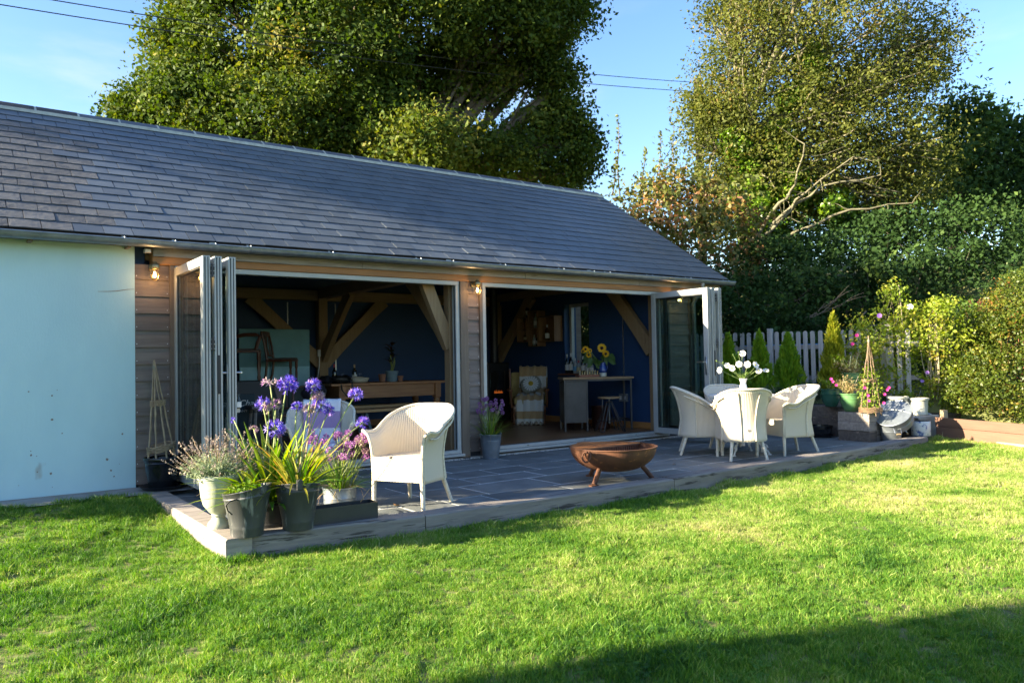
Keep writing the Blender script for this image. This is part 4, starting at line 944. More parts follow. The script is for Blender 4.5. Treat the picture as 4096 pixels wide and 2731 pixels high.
for s in (-1,1):
    h = MB(); a0 = R_(-125 if s < 0 else -55); c = Vector((.157*math.cos(a0),.157*math.sin(a0),.19)); sd_ = Vector((-math.sin(a0),math.cos(a0),0)); od = Vector((math.cos(a0),math.sin(a0),0)); h.tube([c+sd_*.05, c+sd_*.045+od*.035-Vector((0,0,.06)), c+sd_*.02+od*.045-Vector((0,0,.075)), c-sd_*.02+od*.045-Vector((0,0,.075)), c-sd_*.045+od*.035-Vector((0,0,.06)), c-sd_*.05], .004, 6); h.build('bail', steel, gk)
    g = MB(); g.tube([c+sd_*.028+od*.045-Vector((0,0,.075)), c-sd_*.028+od*.045-Vector((0,0,.075))], .011, 8); g.build('grip', cane_m, gk)
spot = M('spotted_glaze', (.62,.63,.64), (.60,.61,.62), scale=30, rough=.35, bump=.05, spots=((.07,.12,.30), 17, .54))
clay_in = PLAIN('terracotta_in', (.42,.27,.18), .8)
def cyl(label, loc, rot):
    t = thing('spotted_pot', label, 'pot', loc, 0, 'blue and white spotted pots'); t.rotation_euler = rot; mb = MB(); mb.lathe([(.122,0),(.126,.005),(.128,.2),(.124,.208)], 36); autosmooth(mb.build('pot_body', spot, t), 50); m2 = MB(); m2.lathe([(.1238,.208),(.116,.208),(.114,.03),(1e-6,.028)], 36); autosmooth(m2.build('pot_lining', clay_in, t), 50)
cyl('blue and white spotted pot standing upright on the sleeper end', (11.27,-2.77,.058), (0,0,0))
cyl('blue and white spotted pot lying on its side behind the upright one', tuple(at(2131,966,11.95)), (R_(90),0,R_(-96)))

for lab, x, y in (('brown fallen leaf on the paving beside the near armchair', 3.12,-2.36),('small dry leaf on the paving by the folding door threshold', 7.6,-.35),('curled dry leaf on the paving between the fire bowl and table', 6.75,-2.2)):
    t = thing('fallen_leaf', lab, 'leaf', (x,y,.004), U(0,6)); mb = MB(); mb.strap([(-.03,0,.004),(-.01,0,.012),(.012,.003,.01),(.034,0,.02)], [.003,.02,.018,.002], (0,1,0), .4); mb.build('leaf_blade', PLAIN('dry_leaf', (.3,.16,.06), .8), t)
# ------------------------------------------------------------------ inside the room
FZ = .1005
pine = WOOD('old_pine', (.40,.19,.08), (.27,.12,.05), axis=0, rough=.5, cracks=((.17,.07,.03), 2, .68)); pine_z = WOOD('old_pine_turned', (.40,.19,.08), (.27,.12,.05), axis=2, rough=.45)
oak_b = WOOD('bench_oak', (.46,.28,.12), (.36,.21,.09), axis=0, rough=.45); mahog = WOOD('mahogany', (.13,.045,.022), (.075,.028,.015), axis=2, rough=.35)
lt = thing('farmhouse_table', 'long pine farmhouse table with turned legs inside the left opening', 'table', (5.97,3.65,FZ))
MB().cbox(-1.08,-.46,.775,1.1,.46,.812,.005).build('table_top', pine, lt)
for (x0,y0,x1,y1) in ((-.82,-.40,.82,-.365),(-.82,.365,.82,.40)): MB().cbox(x0,y0,.565,x1,y1,.772,.003).build('apron', pine, lt)
for x in (-.9,.87): MB().cbox(x-.018,-.33,.565,x+.018,.33,.772,.003).build('apron', pine, lt)
lp_ = [(.03,0),(.035,.02),(.028,.05),(.04,.1),(.05,.2),(.046,.3),(.036,.36),(.05,.38),(.052,.4),(.038,.42),(.052,.45),(.06,.48),(.052,.52),(.045,.53)]
for x in (-.88,.88):
    for y in (-.375,.375):
        mb = MB(); mb.lathe(lp_, 16, (x,y,0)); mb.cbox(x-.055,y-.055,.53,x+.055,y+.055,.772,.004); autosmooth(mb.build('leg', pine_z, lt), 40)
def bench(label, loc, L):
    t = thing('bench', label, 'bench', loc, 0, 'long oak benches beside the farmhouse table'); MB().cbox(0,-.14,.40,L,.14,.445,.006).build('bench_top', oak_b, t); m = PLAIN('grey_paint', (.1,.14,.17), .5)
    for x in (.2, L-.2):
        for s in (-1,1): MB().tube([(x,s*.06,.40),(x-.05*(1 if x < 1 else -1)*-1,s*.17,0)], .024, 6).build('leg', m, t)
bench('oak bench in front of the farmhouse table', (4.87,2.38,FZ), 2.1); bench('oak bench pushed under the farmhouse table behind the front bench', (5.15,3.42,FZ), 1.3)
def small_pot(name, label, cat, x, y, r, h, mat, z=FZ+.813):
    pot(name, label, cat, (x,y,z), [(r*.72,0),(r*.74,h*.05),(r*.95,h*.78),(r*1.02,h*.8),(r*1.02,h)], mat, 20)
terra = M('terracotta', (.35,.17,.11), (.26,.12,.075), scale=12, rough=.85); grey_pot = M('blue_grey_pot', (.2,.29,.35), (.13,.2,.26), scale=9, rough=.7, stretch=(1,1,6))
small_pot('terracotta_pot', 'small terracotta pot left of the blue grey pot on the table', 'pot', 5.93, 3.5, .065, .13, terra); small_pot('terracotta_pot', 'smallest terracotta pot right of the blue grey pot on the table', 'pot', 6.26, 3.48, .05, .095, terra); small_pot('blue_grey_pot', 'ribbed blue grey plant pot on the farmhouse table', 'pot', 6.11, 3.5, .11, .18, grey_pot)
dk = LEAF('dark_red_leaf', [(0,(.03,.022,.014)),(.6,(.07,.025,.022)),(1,(.04,.07,.03))], .2, .5, attr=False)
hp_ = thing('house_plant', 'dark red leaved plant in the blue grey pot', 'plant', (6.11,3.5,FZ+.97))
for k in range(5):
    b = Vector((U(-.09,.12),U(-.06,.06),U(.2,.3))); MB().tube(wob((U(-.03,.03),U(-.03,.03),0), tuple(b), 4, .1), .008, 6).build('stem', PLAIN('pale_stem', (.25,.3,.08), .6), hp_)
for k in range(26):
    a = U(0,6.28); z = U(.12,.46); d = Vector((math.cos(a),math.sin(a),U(.2,1.1))).normalized(); p = Vector((d.x*.03,d.y*.03,z)); l = U(.09,.17); MB().strap([p, p+d*l*.5, p+d*l+Vector((0,0,-.02))], [.006,.028,.003], d.cross(Vector((0,0,1))), .25).build('leaf', dk, hp_)
def bottle(label, x, y, z, h, r, mat, lab=None, cap=None, group=None, neck=.28):
    t = thing('bottle', label, 'bottle', (x,y,z), U(0,6), group); mb = MB(); mb.lathe([(r*.9,0),(r,.006),(r,h*.58),(r*.85,h*.66),(neck*r+.002,h*.75),(neck*r+.002,h*.95),(neck*r+.004,h*.955),(neck*r+.004,h*.975)], 16); autosmooth(mb.build('bottle_glass', mat, t), 40)
    if lab: MB().lathe([(r+.0008,h*.16),(r+.0008,h*.46)], 16).build('bottle_label', lab, t); 
    if cap: MB().lathe([(neck*r+.0045,h*.82 if neck < .33 else h*.955),(neck*r+.0045,h),(1e-6,h+.001)], 12).build('bottle_cap', cap, t)
    return t
g_dark = PLAIN('dark_bottle_glass', (.01,.014,.012), .12, coat=.5, bump=0); g_clear = PLAIN('pale_bottle_glass', (.3,.34,.35), .12, coat=.4, bump=0); paper = PLAIN('label_paper', (.62,.62,.6), .8); redc = PLAIN('red_cap', (.4,.03,.04), .4); whc = PLAIN('white_cap', (.6,.6,.58), .5); amber = PLAIN('amber_glass', (.08,.035,.012), .12, coat=.5, bump=0); blue_l = PLAIN('blue_label', (.1,.3,.5), .6); kraft = PLAIN('kraft_label', (.5,.42,.25), .7); corkm = PLAIN('cork', (.45,.33,.2), .8)
TZ = FZ+.813
bottle('red capped wine bottle beside the bags on the farmhouse table', 5.08,3.5,TZ,.31,.038,g_dark,None,redc); bottle('corked dark bottle behind the beige bag on the farmhouse table', 5.43,3.5,TZ,.30,.042,g_dark,paper,corkm)
wg_m = GLASS('wine_glass', (.95,.97,.97))
def wineglass(label, x, y):
    t = thing('wine_glass', label, 'wine glass', (x,y,TZ)); mb = MB(); mb.lathe([(.033,0),(.004,.006),(.004,.08),(.03,.11),(.036,.14),(.03,.18)], 16); mb.build('glass_body', wg_m, t, True)
wineglass('wine glass beside the red capped bottle', 5.2,3.45); wineglass('wine glass in front of the corked bottle', 5.53,3.5)
def lump(name, label, cat, loc, sc, mat, seed, strap=None, rz=0):
    t = thing(name, label, cat, loc, rz); mb = MB(); mb.sphere((0,0,sc[2]*.9), 1, 20, 12, sc); r = random.Random(seed); ph = [r.uniform(0,6) for _ in range(6)]
    mb.v = [(x*(1+.1*math.sin(5*z/sc[2]+ph[0])), y*(1+.12*math.sin(7*x/sc[0]+ph[1])), max(.002, z*(1+.16*math.sin(4*x/sc[0]+ph[2])*math.cos(3*y/sc[1]+ph[3])))) for x,y,z in mb.v]; mb.build(name+'_body', mat, t, True)
    if strap: MB().tube(strap, .012, 6).build('strap', black_m, t)
    return t
lump('shoulder_bag', 'black shoulder bag with a strap hanging off the farmhouse table', 'bag', (5.12,3.34,TZ), (.17,.11,.07), PLAIN('black_leather', (.016,.018,.02), .45), 3, [Vector((.05,-.05,.1)),Vector((.12,-.15,.06)),Vector((.12,-.175,-.1)),Vector((.02,-.18,-.2)),Vector((-.06,-.175,-.1)),Vector((-.06,-.12,.04)),Vector((-.02,-.04,.1))])
lump('cloth_bag', 'crumpled beige cloth bag on the farmhouse table', 'bag', (5.42,3.30,TZ), (.17,.10,.055), M('beige_cloth', (.5,.46,.38), (.4,.36,.29), scale=9, rough=.95, bump=.4), 8)
lump('jacket', 'dark folded jacket at the left end of the farmhouse table', 'jacket', (4.93,3.5,TZ), (.1,.13,.07), PLAIN('dark_navy_cloth', (.012,.014,.025), .9), 5)
# pale board leaning on the back wall, with skylight painted as a brighter lower strip
bd = thing('display_board', 'pale teal board leaning against the back wall behind the stacked chairs', 'board', (0,0,0)); 
MB().cbox(3.82,4.34,.86,5.0,4.37,1.82,.004).build('board_panel', PLAIN('teal_board', (.16,.36,.43), .7), bd); MB().cbox(3.83,4.333,.87,4.99,4.339,1.2,.002).build('skylit_strip', PLAIN('skylit_teal', (.36,.66,.78), .7), bd)
sb_ = thing('sideboard', 'dark low sideboard under the pale board', 'sideboard', (0,0,0)); MB().cbox(3.5,3.75,FZ,4.85,4.32,.855,.006).build('sideboard_case', PLAIN('dark_teal_paint', (.05,.085,.1), .6), sb_); MB().cbox(3.47,3.72,.857,4.88,4.325,.88,.005).build('sideboard_top', mahog, sb_)
for i in range(3): MB().cbox(3.53+.44*i,3.735,.2,3.95+.44*i,3.748,.8,.004).build('drawer', PLAIN('dark_teal_drawer', (.06,.1,.115), .6), sb_)
def dining_chair(label, loc, rz, arms=False):
    t = thing('dining_chair', label, 'chair', loc, rz, 'old mahogany dining chairs'); W2 = .21
    MB().cbox(-.2,-W2,.40,.22,W2,.43,.006).build('seat_frame', mahog, t); mb = MB(); mb.cbox(-.18,-W2+.02,.431,.215,W2-.02,.46,.012); mb.build('seat_pad', PLAIN('grey_pad', (.12,.115,.11), .9), t)
    for s in (-1,1):
        mb = MB(); mb.lathe([(.016,0),(.02,.05),(.014,.08),(.022,.2),(.017,.28),(.024,.3),(.024,.40)], 10, (.19,s*.18,0)); autosmooth(mb.build('leg', mahog, t), 50)
        MB().tube([(-.26,s*.17,0),(-.2,s*.18,.2),(-.18,s*.185,.42),(-.21,s*.19,.65),(-.26,s*.2,.86)], [.018,.02,.021,.018,.015], 6).build('back_leg', mahog, t)
        if arms: MB().tube([(-.2,s*.2,.62),(0,s*.25,.66),(.16,s*.26,.66),(.21,s*.25,.63),(.18,s*.24,.55),(.15,s*.22,.44)], .017, 8).build('arm', mahog, t)
    mb = MB(); mb.cbox(-.275,-.215,.82,-.245,.215,.89,.01); mb.build('top_rail', mahog, t); mb = MB(); mb.add([(-.205,-.05,.5),(-.205,.05,.5),(-.235,.03,.65),(-.255,.07,.83),(-.255,-.07,.83),(-.235,-.03,.65)], [(0,1,2,5),(5,2,3,4)]); o = mb.build('splat', mahog, t); md = o.modifiers.new('t','SOLIDIFY'); md.thickness = .012
    for s in (-1,1): MB().tube([(-.2,s*.1,.5),(-.255,s*.12,.83)], .008, 6).build('spindle', mahog, t)
    MB().tube([(-.2,-.18,.5),(-.2,.18,.5)], .012, 6).build('cross_rail', mahog, t)
dining_chair('mahogany chair standing on the sideboard in front of the pale board', (4.40,4.02,.882), R_(-35)); dining_chair('mahogany armchair on the stacked stools behind the folded left doors', (3.5,3.0,1.01), R_(-20), True)
pl_ = thing('plinth', 'dark painted box that carries the mahogany armchair', 'box', (3.45,3.0,FZ)); MB().cbox(-.33,-.3,0,.33,.3,.905,.006).build('box_body', PLAIN('dark_box', (.03,.035,.045), .6), pl_)
dining_chair('mahogany chair on the floor behind the flowers', (3.86,2.5,FZ), R_(-100))
rs_ = thing('rustic_stool', 'rough wooden stool by the black chair company sign', 'stool', (3.42,1.95,FZ)); MB().cbox(-.21,-.15,.55,.21,.15,.6,.008).build('stool_top', slp_x, rs_)
for x in (-.14,.14):
    for y in (-.09,.09): MB().tube([(x,y,.55),(x*1.3,y*1.5,0)], .022, 6).build('leg', slp_x, rs_)
MB().tube([(-.165,-.11,.3),(.165,-.11,.3)], .015, 6).build('rung', slp_x, rs_)
# chair company sign, white script on dark teal
sg = thing('chair_sign', 'dark sign with white script lettering behind the folded left doors', 'sign', (3.12,2.3,.38), R_(-16)); sg.rotation_euler = (R_(0),0,R_(-16)); MB().cbox(-.28,0,-.28,.28,.03,.46,.004).build('sign_board', PLAIN('sign_teal', (.015,.04,.055), .6), sg)
def text(body, parent, loc, size, mat, shear=0):
    c = bpy.data.curves.new('lettering', 'FONT'); c.body = body; c.size = size; c.align_x = 'CENTER'; c.shear = shear; c.extrude = .001; tmp = bpy.data.objects.new('tmp', c); COL.objects.link(tmp)
    dg = bpy.context.evaluated_depsgraph_get(); me = bpy.data.meshes.new_from_object(tmp.evaluated_get(dg)); bpy.data.objects.remove(tmp); me.materials.clear(); me.materials.append(mat); return link('lettering', me, parent, loc, (R_(90),0,0))
sgm = PLAIN('sign_white', (.6,.62,.62), .6); text('Vintage Chair', sg, (0,-.003,.3), .12, sgm, .35); text('COMPANY', sg, (.06,-.003,.22), .05, sgm)
m_ = MB(); m_.cbox(-.1,-.006,-.2,-.07,-.001,.16,.001); m_.cbox(-.1,-.006,-.04,.06,-.001,-.01,.001); m_.cbox(.03,-.006,-.2,.06,-.001,-.01,.001); m_.build('chair_emblem', sgm, sg)
# tartan cushion chair beside the table
lump('cushion', 'dark red and white patterned cushion beside the table end', 'cushion', (4.55,3.05,.62), (.19,.12,.2), stripes('flag_stripe', [(0,(.012,.014,.03)),(.35,(.45,.42,.4)),(.42,(.2,.02,.025)),(.55,(.45,.42,.4)),(.62,(.012,.014,.03))]), 11)
cs_ = thing('cushion_stool', 'low dark stool carrying the patterned cushion', 'stool', (4.55,3.05,FZ)); MB().cbox(-.2,-.18,.44,.2,.18,.515,.01).build('stool_top', mahog, cs_)
for x in (-.15,.15):
    for y in (-.13,.13): MB().tube([(x,y,.44),(x,y,0)], .018, 6).build('leg', mahog, cs_)
# steel topped bar with stool
barm = M('blackened_steel', (.095,.09,.09), (.05,.048,.05), scale=3.5, rough=.45, bump=.06, metal=.7, rrough=.12); bar_w = WOOD('bar_oak', (.38,.24,.12), (.28,.17,.08), axis=0, rough=.45)
BA = math.atan2(-.517,.856); bar = thing('bar_desk', 'blackened steel desk with a wooden top in the right opening', 'desk', (7.87,1.08,FZ), BA)
MB().cbox(-.02,-.02,.815,1.12,.52,.845,.004).build('desk_top', bar_w, bar); fr_ = MB()
for (x,y) in ((0,0),(.35,0),(1.06,0),(0,.48),(.35,.48),(1.06,.48)): fr_.cbox(x-.0,y,0,x+.03,y+.03,.812,.003)
fr_.cbox(.03,.002,.785,1.06,.028,.811,.003).cbox(.03,.482,.785,1.06,.508,.811,.003).cbox(1.062,.03,.785,1.088,.48,.811,.003).cbox(.38,.482,.14,1.06,.505,.165,.003).cbox(1.062,.03,.14,1.088,.48,.165,.003); fr_.build('desk_frame', barm, bar)
MB().cbox(.005,.004,.13,.375,.505,.784,.005).build('cabinet', barm, bar); MB().cbox(.03,.0,.14,.349,.0035,.78,.001).build('cabinet_door', barm, bar)
st_ = thing('bar_stool', 'round wooden bar stool on bent steel legs by the desk', 'stool', (8.40,.62,FZ)); mb = MB(); mb.lathe([(.165,.51),(.177,.515),(.177,.535),(.17,.54),(1e-6,.54)], 28); autosmooth(mb.build('stool_seat', bar_w, st_), 40)
for k in range(4):
    a = R_(20+90*k); d = Vector((math.cos(a),math.sin(a),0)); s = Vector((-d.y,d.x,0)); mb = MB(); mb.tube([d*.03+Vector((0,0,.47))-s*.02, d*.25-s*.035+Vector((0,0,.01)), d*.262+Vector((0,0,.008)), d*.25+s*.035+Vector((0,0,.01)), d*.03+s*.02+Vector((0,0,.47))], .0095, 7); autosmooth(mb.build('leg', barm, st_), 60)
MB().tube([(.19*math.cos(6.283*i/28),.19*math.sin(6.283*i/28),.17) for i in range(29)], .006, 6).build('foot_ring', barm, st_); MB().tube([(0,0,.12),(0,0,.52)], .014, 8).build('screw_post', steel, st_); MB().tube([(-.16,-.02,.505),(-.17,-.02,.36),(-.165,-.02,.33)], .008, 5).build('hook', barm, st_)
bin_ = thing('copper_bin', 'dark copper bin on the floor under the desk', 'bin', (8.62,1.05,FZ)); mb = MB(); mb.lathe([(.13,0),(.15,.02),(.155,.36),(.162,.37),(.15,.37),(.14,.03)], 24); autosmooth(mb.build('bin_body', M('dark_copper', (.12,.045,.03), (.07,.03,.022), scale=6, rough=.4, metal=.7), bin_), 40)
BZ = FZ+.846
def barpt(x, y): c, s = math.cos(BA), math.sin(BA); return (7.87+c*x-s*y, 1.08+s*x+c*y)
cb_ = thing('chess_set', 'wooden chess box with brass pieces standing on it', 'chess set', (*barpt(.42,.24),BZ), BA+.12); MB().cbox(-.17,-.11,0,.17,.11,.035,.004).build('chess_box', WOOD('red_wood', (.3,.09,.05), (.2,.06,.035), axis=0, rough=.35), cb_); bras2 = M('polished_brass', (.7,.55,.25), (.5,.38,.16), scale=20, rough=.25, metal=.9)
for r_ in range(2):
    for k in range(8):
        h = (.07,.06)[r_]*U(.9,1.15); mb = MB(); mb.lathe([(.011,0),(.012,.006),(.006,.014),(.005,h*.6),(.009,h*.7),(.008,h*.85),(1e-6,h)], 8, (-.148+.042*k, -.09+.035*r_, .036)); mb.build('chess_piece', bras2 if (k+r_) % 3 else PLAIN('pale_piece', (.6,.55,.4), .35), cb_, True)
vx, vy = barpt(.68,.26); vz = thing('painted_jug', 'blue and white jug holding the sunflowers', 'jug', (vx,vy,BZ)); 
mb = MB(); mb.lathe([(.055,0),(.06,.01),(.063,.065)], 20); mb.build('jug_base', PLAIN('jug_cream', (.62,.6,.5), .3, coat=.4), vz, True); mb = MB(); mb.lathe([(.063,.065),(.066,.1),(.06,.15),(.042,.19),(.042,.21),(.052,.23)], 20); mb.build('jug_body', M('jug_blue', (.03,.08,.35), (.02,.05,.22), scale=9, rough=.2, coat=.5, spots=((.45,.52,.62), 8, .6)), vz, True); MB().tube([(.05,0,.2),(.095,0,.19),(.1,0,.14),(.066,0,.1)], .008, 7).build('jug_handle', PLAIN('jug_handle', (.03,.07,.3), .2), vz)
sf = thing('sunflower_bunch', 'bright yellow sunflowers with big leaves on the desk', 'flowers', (vx,vy,BZ+.2)); sun_p = LEAF('sunflower_petal', [(0,(.75,.42,.01)),(1,(.85,.55,.02))], .3, .6, attr=False); sun_c = PLAIN('sunflower_eye', (.05,.025,.012), .9); sun_l = LEAF('sunflower_leaf', [(0,(.04,.10,.02)),(1,(.08,.17,.035))], .25, .5, attr=False)
tv = (camp-Vector((vx,vy,BZ+.3))).normalized()
for (dx, dz, r, tilt) in ((-.01,.26,.075,(0,.1)),(.05,.17,.06,(.2,-.2)),(-.27,.24,.055,(-.1,.2)),(-.22,.15,.05,(-.3,-.2)),(-.20,.22,.035,(.4,.3)),(-.31,.21,.04,(-.6,.1))):
    p = cr*dx+Vector((0,0,dz))+tv*.06; MB().tube(wob((0,0,-.12), tuple(p), 5, .08), .006, 6).build('stem', stem_g, sf)
    nn = tv+cr*tilt[0]+Vector((0,0,tilt[1])); flower(sf, p, nn, r, 17, sun_p, sun_c, r*.36, .12, .2); flower(sf, p-nn.normalized()*.004, nn, r*.9, 15, sun_p, None, 0, .2, .2)
for k in range(20):
    a = U(-1,1); p = cr*(a*.2-.04)+Vector((0,0,U(.0,.2)))+tv*U(-.05,.08); d = (cr*a+Vector((0,0,U(-.9,.4)))+tv*U(-.2,.5)).normalized(); l = U(.09,.15); MB().strap([p, p+d*l*.3+Vector((0,0,.015)), p+d*l*.7, p+d*l-Vector((0,0,.03))], [.01,.042,.034,.003], d.cross(tv), .18).build('leaf', sun_l, sf, True)
for i, (y, h, r, m__, lb, cp, tx) in enumerate(((2.43,.34,.037,g_dark,paper,whc,'pale foil topped dark bottle at the left of the window sill row'),(2.32,.36,.04,g_dark,paper,whc,'tallest dark bottle with a white label on the window sill'),(2.21,.27,.036,g_clear,blue_l,whc,'clear bottle with a blue label on the window sill'),(2.11,.23,.038,g_clear,kraft,redc,'short clear bottle with a red cap on the window sill'),(1.99,.30,.043,g_dark,paper,whc,'broad dark bottle in the middle of the sill row'),(1.87,.25,.04,g_clear,paper,whc,'clear bottle with a round printed label near the sill end'),(1.77,.22,.034,g_clear,paper,None,'open clear bottle at the right end of the sill row'))):
    bottle(tx, 9.08, y, .986, h, r, m__, lb, cp, 'bottles on the window sill', .3)
# wall crates with bottles
crm = WOOD('wine_crate', (.24,.13,.06), (.15,.08,.035), axis=2, rough=.7)
for (y0,y1,z0,z1,lab_) in ((2.56,3.03,1.57,2.04,'widest wooden crate shelf on the end wall'),(3.05,3.35,1.49,2.16,'tall wooden crate shelf in the middle of the wall group'),(3.38,3.70,1.58,2.05,'wooden crate shelf farthest from the window')):
    t = thing('crate_shelf', lab_, 'shelf', (0,0,0), 0, 'wooden crates hung on the end wall')
    for q in ((8.9,y0,z0,9.085,y1,z0+.014),(8.9,y0,z1-.014,9.085,y1,z1),(8.9,y0,z0+.0145,9.085,y0+.014,z1-.0145),(8.9,y1-.014,z0+.0145,9.085,y1,z1-.0145),(9.087,y0,z0,9.097,y1,z1)): MB().cbox(*q,.002).build('crate_board', crm, t)
    if y0 > 3: MB().cbox(8.91,y0+.015,(z0+z1)/2,9.084,y1-.015,(z0+z1)/2+.012,.002).build('crate_board', crm, t)
bottle('dark spirit bottle in the widest wall crate', 8.98,2.86,1.586,.3,.04,amber,paper,whc,'bottles in the wall crates'); bottle('bottle on the upper level of the tall wall crate', 8.98,3.2,1.84,.28,.04,g_clear,paper,None,'bottles in the wall crates'); bottle('small dark bottle at the bottom of the tall wall crate', 8.98,3.15,1.506,.2,.03,g_dark,paper,None,'bottles in the wall crates'); bottle('stout bottle at the bottom of the tall wall crate', 8.98,3.25,1.506,.22,.033,g_clear,paper,None,'bottles in the wall crates'); bottle('bottle with a square cream label in the farthest wall crate', 8.98,3.52,1.596,.18,.04,amber,kraft,None,'bottles in the wall crates'); bottle('bottle standing on top of the farthest wall crate', 8.98,3.45,2.053,.26,.036,g_dark,paper,whc,'bottles in the wall crates')
# conduits and sockets (parts of the building)
def conduit(x, y, z0, z1, ax):
    o = MB().tube([(x,y,z0),(x,y,z1)], .010, 8).build('conduit', steel, B); c = MB()
    for z in (z0+.35, z0+.95, z1-.3): c.sphere((x+(.0 if ax == 'y' else -.004), y-(.004 if ax == 'y' else 0), z), .016, 8, 5)
    c.build('conduit_clip', steel, o)
conduit(9.083,.98,.66,2.4,'x'); conduit(5.62,4.685,1.0,2.3,'y'); conduit(4.75,4.685,1.78,2.3,'y')
so = MB().cbox(9.045,.9,.52,9.098,1.08,.65,.006).build('socket', PLAIN('socket_grey', (.18,.19,.2), .4), B)
for y in (.945,1.035): MB().box(9.0435,y-.025,.555,9.0455,y+.025,.615).build('socket_face', white_m, so)
plg = MB(); plg.cbox(5.19,4.445,1.36,5.24,4.478,1.48,.004); plg.tube([(5.215,4.45,1.36),(5.21,4.44,1.2),(5.17,4.42,1.0)], .008, 6); plg.build('adaptor', white_m, B)
# wood stove
sv = thing('wood_stove', 'tall black wood stove with a small fire behind its glass door', 'stove', (8.52,3.98,FZ)); MB().cbox(-.25,-.2,.0,.25,.2,1.1,.02).build('stove_body', black_m, sv); MB().tube([(.08,.05,1.1),(.08,.05,2.6)], .075, 16).build('flue', black_m, sv); MB().cbox(-.19,-.206,.45,.13,-.2,.95,.004).build('stove_door', PLAIN('stove_glass', (.02,.02,.02), .1, coat=.6), sv)
fl__ = MB()
for k in range(9): x = -.11+.022*k; h = U(.03,.07); fl__.add([(x-.015,-.209,.52),(x+.015,-.209,.52),(x+.006,-.208,.52+h*.6),(x,-.208,.52+h)], [(0,1,2,3)])
fl__.build('flame', EMIT('flame', (1,.22,.03), .05), sv)
# upholstered armchair with striped blanket and daisy cushion
ac = thing('armchair', 'old upholstered armchair with a yellow seat cushion in the right opening', 'armchair', (8.5,2.86,FZ), R_(-122)); ylw = M('mustard_cloth', (.48,.36,.14), (.38,.28,.1), scale=8, rough=.95, bump=.3); amb = WOOD('armchair_wood', (.22,.085,.03), (.14,.05,.02), axis=2, rough=.35)
MB().cbox(-.3,-.29,.26,.31,.29,.33,.01).build('seat_frame', amb, ac); mb = MB(); mb.cbox(-.26,-.27,.331,.33,.27,.48,.04); autosmooth(mb.build('seat_cushion', ylw, ac), 60)
mb = MB(); mb.cbox(-.05,-.27,.40,.05,.27,.93,.03,Matrix.Translation((-.26,0,0))@Matrix.Rotation(R_(-12),4,'Y')); autosmooth(mb.build('backrest', ylw, ac), 60)
for s in (-1,1):
    mb = MB(); mb.cbox(-.26,s*.325-.035,.58,.31,s*.325+.035,.625,.012); autosmooth(mb.build('arm', amb, ac), 60); MB().tube([(.28,s*.32,.58),(.285,s*.32,.42),(.28,s*.31,.3)], .02, 8).build('arm_post', amb, ac); MB().cbox(-.2,s*.31-.012,.34,.22,s*.31+.012,.57,.004).build('side_panel', ylw, ac)
    mb = MB(); mb.lathe([(.014,0),(.022,.03),(.014,.06),(.026,.14),(.018,.2),(.03,.22),(.03,.26)], 10, (.27,s*.27,0)); autosmooth(mb.build('leg', amb, ac), 50); MB().tube([(-.28,s*.26,.26),(-.36,s*.26,0)], .022, 6).build('back_leg', amb, ac); MB().tube([(-.3,s*.29,.5),(-.38,s*.29,.98)], .022, 7).build('back_post', amb, ac)
tan_ = (.45,.30,.15); whi = (.66,.64,.6); bst = stripes('tan_stripe', [(0,tan_),(.1,whi),(.22,tan_),(.34,whi),(.46,tan_),(.56,whi),(.68,tan_),(.78,whi),(.88,tan_),(.95,whi)])
path = [(-.44,.62),(-.43,.8),(-.40,.97),(-.36,1.02),(-.30,1.0),(-.26,.88),(-.22,.74),(-.15,.62),(-.02,.54),(.14,.52),(.28,.515),(.35,.49),(.38,.38),(.40,.24),(.41,.12),(.43,.02)]
o = cloth('blanket', path, .25, bst, (8.56,2.82,FZ), R_(-134), wave=.035, nu=22); tag(o, 'tan and white striped blanket draped over the old armchair', 'blanket')
dz_ = thing('cushion', 'cushion with a big daisy on the striped blanket', 'cushion', (8.47,2.72,FZ+.70)); nn = (camp-Vector((8.47,2.72,.8))).normalized(); q = (nn+Vector((0,0,.35))).to_track_quat('Z','Y').to_matrix().to_4x4()@Matrix.Rotation(.35,4,'Z'); mb = MB(); mb.sphere((0,0,0), 1, 20, 10, (.19,.14,.06)); mb.v = [tuple(q@Vector((math.copysign(abs(x)**.75*.2**.25,x), math.copysign(abs(y)**.75*.17**.25,y), z))) for x,y,z in mb.v]; mb.build('cushion_body', PLAIN('daisy_ground', (.24,.24,.2), .95), dz_, True)
mb = MB(); pn_ = 18
for k in range(pn_): a = 6.283*k/pn_; d = Vector((math.cos(a),math.sin(a),0)); s = Vector((-d.y,d.x,0)); mb.add([tuple(q@(v_+Vector((0,0,.062-.25*v_.length**2*4*.2)))) for v_ in (d*.045-s*.008, d*.045+s*.008, d*.13+s*.016, d*.145, d*.13-s*.016)], [(0,1,2,3,4)])
mb.build('daisy_print', PLAIN('daisy_white', (.66,.66,.64), .9), dz_)['kind'] = 'stuff'
mb = MB(); mb.lathe([(.048,.0),(.04,.008),(1e-6,.012)], 14, tuple((q@Vector((0,0,.055)))[:3]), q.to_3x3()); mb.build('daisy_centre', PLAIN('daisy_yellow', (.5,.33,.03), .9), dz_, True)
pm = MB()
for k in range(6): p = Matrix.Rotation(R_(-122),3,'Z')@Vector((.43,-.2+.08*k,.03)); pm = MB(); pm.sphere((0,0,0), .035, 10, 7); pm.build('pompom', PLAIN('pompom', (.4,.33,.24), .95), o, True, tuple(Vector((.435,-.2+.08*k,.03))))
